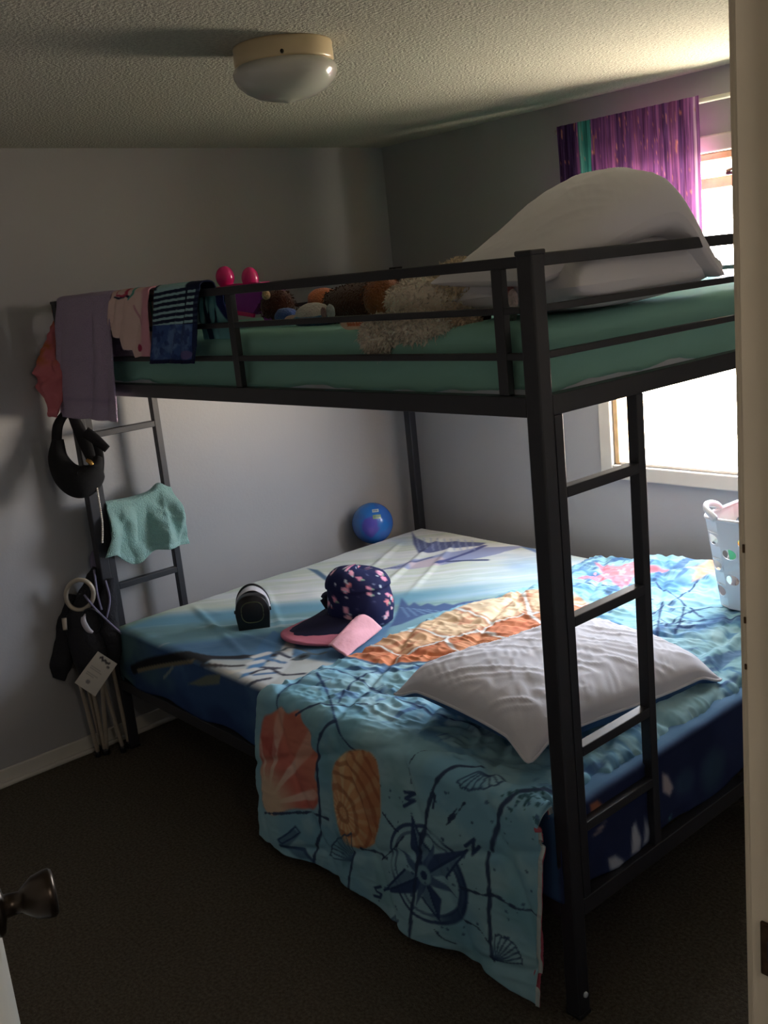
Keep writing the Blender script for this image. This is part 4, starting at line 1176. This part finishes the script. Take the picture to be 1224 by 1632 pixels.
drape('shirt', 'pale pink printed shirt draped over the upper bunk rail', .478, .705, .450, .682, 1.452, c_pink, cat='shirt', seed=5, fold=.009, bottom=([0, .12, .14, .3, .36, .55, .62, .8, .86, 1], [.52, .56, .66, .70, .86, .88, 1.0, .98, .98, .99]), back=.18, nf=1.6)
def c_str(cv):
    cv.mix(1 + 0 * cv.x, (64, 92, 150)); cv.mix(.7 * sst(.5, .72, fbm(cv.x * 6, cv.y * 7, 3)), (110, 142, 190)); cv.mix(.5 * sst(.55, .7, fbm(cv.x * 11, cv.y * 9, 6)), (28, 40, 92))
    t = (cv.y < .47).astype(float)
    cv.mix(t, (30, 38, 66)); yy = cv.y + .05 * cv.x
    cv.mix(t * sst(.1, .35, np.sin(yy * 2 * math.pi * 13)), (160, 200, 206))
    cv.mix((np.abs(cv.x - .74) < .02).astype(float) * t, (26, 34, 60)); cv.mix((cv.x > .93).astype(float) * .8, (26, 34, 66))
    cv.mix(sst(.93, .96, cv.y), (24, 28, 66)); cv.ell((.82, .88), .12, .06, (120, 104, 156), .8)
drape('swimsuit', 'navy and aqua striped swimsuit with blue bottom over the guard rail', .742, .985, .680, .925, 1.434, c_str, cat='swimsuit', seed=8, fold=.007, back=.10, nf=1.5, n=100, m=170)
def c_teal(cv):
    cv.mix(1 + 0 * cv.x, (116, 174, 180)); cv.mix(.6 * sst(.45, .7, fbm(cv.x * 4, cv.y * 3, 3)), (66, 130, 146)); cv.mix(sst(.80, .84, cv.x - .25 * cv.y + .12), (30, 40, 92)); cv.mix((np.abs(cv.x - .22) < .05).astype(float), (24, 44, 72))
drape('swimsuit', 'small teal swimsuit with navy edging tucked behind the guard rail', .905, 1.020, .885, 1.060, 1.492, c_teal, cat='swimsuit', yf=.034, yb=.060, zt=1.612, seed=11, fold=.008, back=.03, nf=2, flare=-.03)
# aqua hand towel over the left ladder's second rung
def towel_ladder():
    n, m = 90, 60
    q = np.concatenate([np.linspace(-.35, 0, 14)[:-1], np.linspace(0, .08, 8)[:-1], .08 + np.linspace(0, 1, m)])
    u = np.linspace(0, 1, n); U, Q = np.meshgrid(u, q, indexing='ij'); fv = np.clip(Q - .08, 0, 1)
    TL, TR, BL, BR = at(168, 790, 'x', .04), at(274, 776, 'x', .04), at(168, 892, 'x', .06), at(305, 868, 'x', .075)
    zt = .914
    yl = TL[1] + (BL[1] - TL[1]) * fv; yr = TR[1] + (BR[1] - TR[1]) * fv
    Yc = yl + (yr - yl) * U
    zb = BL[2] + (BR[2] - BL[2]) * U - .045 * np.exp(-((U - .36) / .16) ** 2) * 1.0 + .012 * np.exp(-((U - .1) / .1) ** 2)
    ov = np.clip(Q / .08, 0, 1)
    Xc = .016 - .019 * np.cos(ov * math.pi); Zc = zt + .003 + .012 * np.sin(ov * math.pi)
    Zc = Zc - .012 * np.exp(-((U - .42) / .22) ** 2) * sst(.0, .05, Q) * (1 - sst(0, .15, fv)) + .022 * np.exp(-((U - .84) / .1) ** 2) * sst(-.02, .04, Q) * (1 - sst(0, .4, fv))
    Zc = np.where(Q < 0, zt + Q * .3, Zc); Zc = np.where(Q > .08, zt + .003 - fv * (zt - zb) + (Zc - zt - .003) * (1 - fv), Zc)
    sag = .026 * np.sin(U * 2 * math.pi * 1.3 + 2.4 * fv) + .016 * np.cos(U * 2 * math.pi * 3.1 - 3 * fv + 1) + .010 * (ridge(U * 6 - fv * 4, fv * 3, 4) - .5) + .020 * (ridge(U * 5 + .8 * fv, fv * 1.2, 14) ** 2 - .3) * (1 - .5 * fv) + .008 * (fbm(U * 9, fv * 7, 5) - .5)
    Xc = np.where(Q > 0, Xc + (.012 + np.maximum(sag, -.012)) * sst(0, .35, fv) + .028 * fv * sst(.55, 1, U), Xc)
    cv = Canvas(U.ravel(), fv.ravel(), (158, 200, 192)); cv.mix(.4 * fbm(U.ravel() * 6, fv.ravel() * 5, 3), (172, 210, 202)); cv.mix((1 - sst(.015, .03, np.abs(fv.ravel() - .93))) * .6, (176, 216, 210))
    V = np.stack([Xc, Yc, Zc], -1).reshape(-1, 3)
    o = mesh_obj('hand_towel', V, grid_faces(n, len(q)), M_terry, None, cols=cv.lin(), solid=.006)
    tag(o, 'aqua hand towel hung over the rung of the far ladder', 'towel')
towel_ladder()
# coral cloth behind the corner post
d0 = depth_of((-.035, -.03, 1.45))
pts = [atd(99, 492, d0), atd(92, 530, d0 - .01), atd(84, 572, d0 - .03), atd(80, 606, d0 - .03), atd(88, 640, d0 - .02), atd(84, 664, d0 - .01)]
V, F = sweep_vf(pts, [(.012, .012), (.022, .020), (.042, .026), (.052, .028), (.034, .022), (.014, .012)], 28, 60, flat_axis=CR)
V = V + (np.stack([fbm(V[:, 1] * 22, V[:, 2] * 16, k) for k in (1, 4, 7)], -1) - .5) * np.array([.05, .08, .04])
V[:, 0] = np.maximum(V[:, 0], X0 + .006)
w_ = fbm(V[:, 1] * 30, V[:, 2] * 22, 3)[:, None]
cc_ = np.array((216, 132, 138)) * (1 - w_) + np.array((190, 100, 108)) * w_
w_ = (sst(1.42, 1.46, V[:, 2]) * sst(.4, .6, fbm(V[:, 1] * 40, V[:, 2] * 20, 9)))[:, None]
cc_ = cc_ * (1 - w_) + np.array((186, 108, 62)) * w_
o = mesh_obj('scarf', V, F, M_print, None, cols=lin(cc_)); tag(o, 'bunched coral pink cloth hanging behind the upper bunk corner post', 'clothing')

# ------------------------------------------------------------------ black waist bag with a pearl strap
d0 = depth_of((.035, -.045, 1.1))
bag = thing('waist_bag', 'black waist bag with a pearl strap hanging from the bunk corner', 'bag', tuple(atd(125, 788, d0)))
nbody = sweep('pouch', [atd(92, 700, d0), atd(93, 732, d0), atd(108, 758, d0 - .01), atd(130, 768, d0 - .015), atd(150, 752, d0 - .01), atd(158, 728, d0)],
      [(.020, .012), (.036, .026), (.050, .034), (.056, .038), (.042, .028), (.016, .012)], M_blackcloth, bag, n=22, m=50, flat_axis=np.cross(CF, (0, 0, 1)) * .3 + CU)
sweep('strap', [atd(90, 708, d0), atd(92, 680, d0), atd(102, 662, d0), atd(112, 660, d0), atd(122, 676, d0), atd(133, 700, d0), atd(142, 722, d0), atd(148, 742, d0)],
      [(.010, .018), (.008, .018), (.006, .015), (.006, .014), (.008, .020), (.008, .022), (.008, .020), (.006, .012)], M_blackcloth, bag, n=12, m=70, flat_axis=CF)
sweep('strap_end', [atd(136, 688, d0 - .01), atd(152, 700, d0 - .014), atd(171, 716, d0 - .014)], [(.005, .020), (.005, .019), (.004, .014)], M_blackcloth, bag, n=10, m=20, flat_axis=CF)
sweep('side_flap', [atd(152, 700, d0 + .01), atd(158, 730, d0 + .01), atd(160, 756, d0 + .01)], [(.005, .016), (.005, .018), (.004, .012)], M_blackcloth, bag, n=10, m=20, flat_axis=CF)
M_gold = mat('gold_clasp', (196, 150, 82), .3, metal=.9)
sweep('clasp', [atd(138, 733, d0 - .035), atd(145, 738, d0 - .035), atd(149, 747, d0 - .03)], [.006, .008, .006], M_gold, bag, n=12)
sweep('ring', [atd(83 + 3 * math.cos(t), 728 + 7 * math.sin(t), d0 - .012) for t in np.linspace(0, 2 * math.pi, 13)[:-1]], [.002], M_gold, bag, n=8, m=36, closed=True)
parts = []
pp = catmull([atd(148, 748, d0 - .03), atd(154, 775, d0 - .02), atd(159, 805, d0 - .015), atd(163, 835, d0 - .015), atd(163, 864, d0 - .015)], 40)
for p in pp: V, F, _ = blobv(p, (.0038,) * 3, 0, 0, 10, 7); parts.append((V, F))
V, F = merge(parts)
o = mesh_obj('pearl_strap', V, F, mat('pearl', (226, 216, 202), .25, coat=.4), bag); o['kind'] = 'stuff'; o['label'] = 'string of small white pearls'

# ------------------------------------------------------------------ folded camp chair leaning in the corner
ch = thing('camp_chair', 'folded dark camp chair with grey poles and a paper tag, leaning by the bed', 'folding chair', (-.01, -.10, 0))
M_pole = mat('grey_pole', (190, 178, 160), .45, metal=.3, vary=(30, .12))
M_ccloth = mat('dark_camp_cloth', (27, 26, 33), .8, bump=(90, .6, .006))
M_pipe = mat('violet_grey_piping', (122, 116, 140), .8)
def fl0(px, py): return at(px, py, 'z', .006)
d1 = depth_of((.02, -.10, .3))
for (f, tp_, dz) in (((157, 1203), (128, 1090), 0), ((168, 1200), (140, 1060), .02), ((171, 1199), (160, 1060), -.02), ((197, 1196), (150, 1040), .0), ((206, 1189), (170, 1020), .02), ((160, 1190), (136, 1075), .05)):
    b_ = fl0(*f); t_ = atd(tp_[0], tp_[1], d1 + dz - .02)
    b_[0] = max(b_[0], X0 + .03); t_[0] = max(t_[0], X0 + .03)
    p = sweep('pole', [b_ + (0, 0, .004), b_ * .5 + t_ * .5, t_], [.0075, .0075, .0075], M_pole, ch, n=12, m=10)
    sweep('foot_cap', [b_ + np.array([0, 0, -.004]), b_ * .95 + t_ * .05], [.012, .010], M_black, p, n=12, m=4)
def bun(name, pts, rr, mt=M_ccloth, d=0.0, seed=1, amp=.03, n=22):
    P = [atd(x, y, d1 + d) for x, y in pts]
    V, F = sweep_vf(P, rr, n, 40, flat_axis=CR)
    V = V + (np.stack([fbm(V[:, 1] * 14 + k, V[:, 2] * 12, seed + k) for k in (0, 3, 6)], -1) - .5) * amp
    V[:, 0] = np.maximum(V[:, 0], X0 + .004)
    return mesh_obj(name, V, F, mt, ch)
bun('seat_cloth', [(150, 905), (142, 950), (138, 1000), (148, 1050), (152, 1085)], [(.012, .012), (.045, .04), (.075, .05), (.070, .05), (.03, .03)], seed=2)
bun('arm_cloth', [(175, 925), (172, 970), (180, 1020), (178, 1060)], [(.015, .015), (.03, .028), (.032, .03), (.02, .02)], seed=5, d=-.02)
bun('back_cloth', [(118, 950), (106, 1000), (98, 1050), (92, 1082)], [(.02, .02), (.035, .03), (.042, .03), (.022, .012)], seed=7, d=.02)
def ringm(name, cx, cy, rx, ry, w, mt, d=-.06, rot=0):
    P = []
    for t in np.linspace(0, 2 * math.pi, 25)[:-1]:
        x, y = rx * math.cos(t), ry * math.sin(t)
        P.append(atd(cx + x * math.cos(rot) - y * math.sin(rot), cy + x * math.sin(rot) + y * math.cos(rot), d1 + d + .02 * math.sin(t)))
    return sweep(name, P, [w], mt, ch, n=10, m=64, closed=True)
ringm('cup_holder_ring', 127, 948, 22, 24, .008, M_pole, rot=.2)
ringm('cup_holder_ring', 146, 990, 15, 20, .004, M_black, rot=-.3)
sweep('cup_holder_lip', [atd(134, 978, d1 - .07), atd(133, 990, d1 - .075), atd(140, 1003, d1 - .075), atd(148, 1008, d1 - .07)], [(.003, .006), (.004, .010), (.004, .010), (.003, .005)], mat('grey_lip', (186, 180, 186), .5), ch, n=10, m=24, flat_axis=CF)
sweep('buckle', [atd(102, 985, d1 - .05), atd(104, 1004, d1 - .05)], [(.006, .009), (.006, .008)], M_pole, ch, n=10, flat_axis=CF)
sweep('piping', [atd(134, 948, d1 - .065), atd(150, 968, d1 - .07), atd(172, 990, d1 - .06), atd(194, 1010, d1 - .04)], [.004], M_pipe, ch, n=8, m=30)
sweep('piping', [atd(150, 908, d1 - .03), atd(155, 945, d1 - .05), atd(162, 972, d1 - .055)], [.004], M_pipe, ch, n=8, m=20)
sweep('piping', [atd(168, 925, d1 - .04), atd(175, 955, d1 - .05), atd(170, 985, d1 - .05)], [.004], M_pipe, ch, n=8, m=20)
sweep('strap_loop', [atd(150, 905, d1), atd(149, 890, d1 + .01), atd(152, 880, d1 + .02), atd(157, 896, d1)], [(.004, .012), (.004, .014), (.004, .010), (.004, .008)], M_pipe, ch, n=8, m=20, flat_axis=CF)
# paper tag
c4 = [atd(156, 1038, d1 - .085), atd(187, 1058, d1 - .085), atd(152, 1110, d1 - .085), atd(119, 1088, d1 - .085)]
n = 40; u = np.linspace(0, 1, n); U, Vv = np.meshgrid(u, u, indexing='ij')
Vt = (1 - U)[..., None] * ((1 - Vv)[..., None] * c4[0] + Vv[..., None] * c4[3]) + U[..., None] * ((1 - Vv)[..., None] * c4[1] + Vv[..., None] * c4[2])
Vt = Vt - CF * (.006 * np.sin(Vv * 3))[..., None]
cv = Canvas(U.ravel(), Vv.ravel(), (206, 200, 190))
cv.line([(.25, .10), (.32, .06), (.40, .13), (.50, .09), (.60, .13), (.72, .10)], .030, (60, 56, 60), .9); cv.line([(.72, .2), (.80, .2)], .03, (80, 76, 80), .8)
for k in range(7): cv.line([(.15, .32 + k * .06), (.15 + .6 * (.6 + .4 * ((k * 7) % 5) / 5), .32 + k * .06)], .008, (150, 144, 140), .7)
cv.ell((.42, .78), .09, .06, (120, 112, 112), .8)
o = mesh_obj('paper_tag', Vt.reshape(-1, 3), grid_faces(n, n), M_print, ch, smooth=False, cols=cv.lin(), solid=.0012)
o['label'] = 'white printed paper tag'

# ------------------------------------------------------------------ toys heaped on the upper bunk
MT = 1.503
def fur(parent, V, d, count, ln, col, seed=0, keep=None):
    R_ = np.random.default_rng(seed)
    idx = R_.integers(0, len(V), count)
    base = V[idx]; nrm = d[idx] + R_.normal(0, .7, (count, 3)); nrm /= np.linalg.norm(nrm, axis=1)[:, None]
    t = np.cross(nrm, R_.normal(0, 1, (count, 3))); t /= np.linalg.norm(t, axis=1)[:, None]
    w = .0022; l = ln * R_.uniform(.6, 1.2, (count, 1))
    base = base + R_.normal(0, .003, (count, 3))
    bend = np.array([0, 0, -.25]) * l
    VV = np.stack([base - t * w, base + t * w, base + nrm * l * .6 + t * w * .7, base + nrm * l + bend], 1).reshape(-1, 3)
    VV[:, 2] = np.maximum(VV[:, 2], 0.0)
    k = np.arange(count) * 4
    F = [[a, a + 1, a + 2] for a in k] + [[a, a + 2, a + 3] for a in k]
    c = np.repeat(np.array(col, float)[None] * R_.uniform(.82, 1.1, (count, 1)), 4, 0)
    o = mesh_obj('fur', VV, F, M_plush, parent, smooth=False, cols=lin(np.clip(c, 0, 255)))
    o['kind'] = 'stuff'
    return o
def plush(name, label, cat, blobs, col, furl=0, fc=1500, seed=0):
    """blobs: (part name, centre, radii, colour or None)"""
    c0 = np.asarray(blobs[0][1], float)
    t = thing(name, label, cat, (c0[0], c0[1], MT))
    for k, (nm, c, r, cl) in enumerate(blobs):
        V, F, d = blobv(c, r, seed + k, .22)
        cc_ = np.array(cl or col, float) * (.9 + .2 * fbm(d[:, 0] * 3, d[:, 2] * 3, seed + k))[:, None]
        V[:, 2] = np.maximum(V[:, 2], MT if nm not in ('paw', 'tag') else 0)
        o = mesh_obj(nm, V, F, M_plush, t, cols=lin(np.clip(cc_, 0, 255)))
        if furl and nm in ('body', 'head', 'paw', 'leg'):
            fur(o, V, d, fc, furl, cl or col, seed + k)
    return t
def tp3(px, py, y): return at(px, py, 'y', y)
R30 = lambda *r: np.array(r)
# cream dog by the guard rail: body behind the bars, a foreleg and head hanging at the edge
CREAM = (252, 240, 224)
yb_ = .13
plush('plush_dog', 'shaggy cream plush dog lying along the upper bunk guard rail', 'plush toy', [
    ('body', tp3(690, 482, yb_ + .02), (.135, .055, .062), None), ('body', tp3(735, 462, yb_ + .03), (.075, .05, .060), (244, 226, 196)), ('paw', tp3(608, 536, .052), (.056, .030, .040), None),
    ('paw', tp3(665, 524, .060), (.100, .030, .030), None), ('leg', tp3(720, 518, yb_ - .04), (.075, .030, .020), (234, 210, 186)), ('ear', tp3(650, 475, yb_), (.03, .03, .03), None)], CREAM, furl=.013, fc=4200, seed=3)
tg = at(568, 516, 'y', .045)
def oval_tag():
    n, m = 40, 12
    th = np.linspace(0, 2 * math.pi, n, endpoint=False); q = np.linspace(0, 1, m)
    TH, Q = np.meshgrid(th, q, indexing='ij')
    lx, lz = Q * np.cos(TH), Q * np.sin(TH)
    V = tg + (lx * .044)[..., None] * np.array([.95, .30, -.04]) + (lz * .018)[..., None] * np.array([0, -.1, 1.0])
    cv = Canvas(lx.ravel(), lz.ravel(), (222, 200, 172))
    for x in (-.55, -.38, -.2, 0, .18, .38, .6): cv.line([(x, -.25), (x + .02, .25), (x + .09, .0), (x + .08, -.25)], .045, (196, 96, 60), .8)
    V[..., 2] = np.maximum(V[..., 2], MT + .001)
    o = mesh_obj('toy_tag', V.reshape(-1, 3), grid_faces(n, m, True), M_print, None, cols=cv.lin(), solid=.0015)
    tag(o, 'cream oval cloth tag with red print beside the plush dog', 'tag')
oval_tag()
# brown bear lying behind
plush('plush_bear', 'dark brown plush bear lying on the upper bunk behind the dog', 'plush toy', [
    ('body', tp3(572, 484, .32), (.125, .07, .058), None), ('head', tp3(612, 476, .32), (.042, .06, .056), (138, 86, 54)), ('ear', tp3(618, 459, .33), (.016, .02, .014), (146, 90, 48)), ('ear', tp3(641, 457, .34), (.018, .018, .014), (170, 112, 70))], (78, 50, 38), furl=.006, fc=1500, seed=9)
plush('plush_ball_toy', 'round chestnut plush toy next to the purple doll chair', 'plush toy', [
    ('body', tp3(444, 487, .30), (.052, .05, .048), None), ('nose', tp3(424, 470, .25), (.012, .012, .014), (190, 160, 120))], (84, 48, 38), furl=.008, fc=900, seed=14)
plush('plush_cat', 'white plush cat with blue blanket lying in the toy heap', 'plush toy', [
    ('body', tp3(500, 500, .24), (.055, .045, .030), None), ('ear', tp3(527, 497, .20), (.016, .008, .020), (176, 180, 184)), ('ear', tp3(516, 499, .19), (.010, .006, .016), (150, 120, 122)), ('blanket', tp3(505, 509, .25), (.075, .06, .020), (62, 122, 166)), ('blanket', tp3(456, 503, .26), (.04, .03, .022), (70, 96, 160)), ('leg', tp3(466, 509, .21), (.024, .02, .012), (206, 178, 164))], (214, 206, 202), seed=17)
plush('plush_fish', 'orange peach plush toy at the back of the upper bunk', 'plush toy', [
    ('body', tp3(515, 478, .42), (.05, .04, .036), None), ('fin', tp3(531, 468, .42), (.020, .02, .012), (236, 150, 110)), ('belly', tp3(512, 488, .43), (.05, .04, .03), (196, 110, 76))], (216, 128, 84), seed=20)
plush('plush_horse', 'small dark brown plush toy leaning on the white upper pillow', 'plush toy', [
    ('body', tp3(742, 438, .22), (.032, .03, .028), None), ('leg', tp3(768, 500, .16), (.020, .02, .030), None), ('body', tp3(690, 470, .26), (.085, .04, .055), (40, 28, 26))], (54, 30, 30), seed=23)
plush('plush_rabbit', 'pink and green plush toy squeezed between pillow and corner post', 'plush toy', [
    ('body', tp3(808, 490, .12), (.022, .022, .040), (96, 112, 104)), ('head', tp3(806, 468, .12), (.020, .02, .020), (196, 130, 130)), ('ear', tp3(818, 478, .10), (.010, .01, .022), (220, 200, 196))], (150, 140, 140), seed=26)
# purple doll chair with two hot pink domes
py_ = .26
pt = thing('toy_chair', 'purple plastic toy with two hot pink domes on the upper bunk', 'toy', tuple(tp3(385, 512, py_) * np.array([1, 1, 0]) + np.array([0, 0, MT])))
M_purple = mat('purple_plastic', (150, 50, 160), .35, vary=(20, .1)); M_hot = mat('hot_pink_plastic', (236, 40, 128), .2, coat=.4)
def slab(name, q, y, th_, mt, parent=pt):
    P = np.array([tp3(a, b, y) for a, b in q]); n_ = len(P)
    cen = P.mean(0); off = np.array([-.3, 1.0, 0]) / np.linalg.norm([.3, 1]) * th_
    rings = [cen + (P - cen) * .93, P + off * .15, P + off * .85, cen + (P - cen) * .93 + off]
    V = np.vstack(rings); F = [[r * n_ + j, r * n_ + (j + 1) % n_, (r + 1) * n_ + (j + 1) % n_, (r + 1) * n_ + j] for r in range(3) for j in range(n_)]
    F.append(list(range(n_))[::-1]); F.append([3 * n_ + j for j in range(n_)])
    return mesh_obj(name, V, F, mt, parent, smooth=False)
slab('seat_shell', [(338, 466), (372, 458), (416, 456), (418, 480), (404, 502), (372, 500), (345, 492)], py_, .12, M_purple)
slab('leg', [(416, 462), (426, 480), (432, 510), (422, 514), (414, 490)], py_, .05, M_purple)
slab('leg', [(345, 490), (356, 492), (352, 516), (342, 516)], py_ + .02, .05, M_purple)
slab('pink_edging', [(338, 480), (370, 494), (404, 500), (403, 506), (368, 501), (338, 488)], py_ - .012, .012, M_hot)
for (px, py, w_) in ((359, 444, .029), (399, 446, .026)):
    c = tp3(px, py, py_ + .05)
    V, F, _ = blobv(c + np.array([0, 0, .004]), (w_, w_, .034), 1, 0, 28, 20)
    mesh_obj('dome', V, F, M_hot, pt)
slab('pink_tray', [(330, 460), (372, 452), (412, 450), (412, 458), (372, 462), (332, 468)], py_ + .03, .06, M_hot)
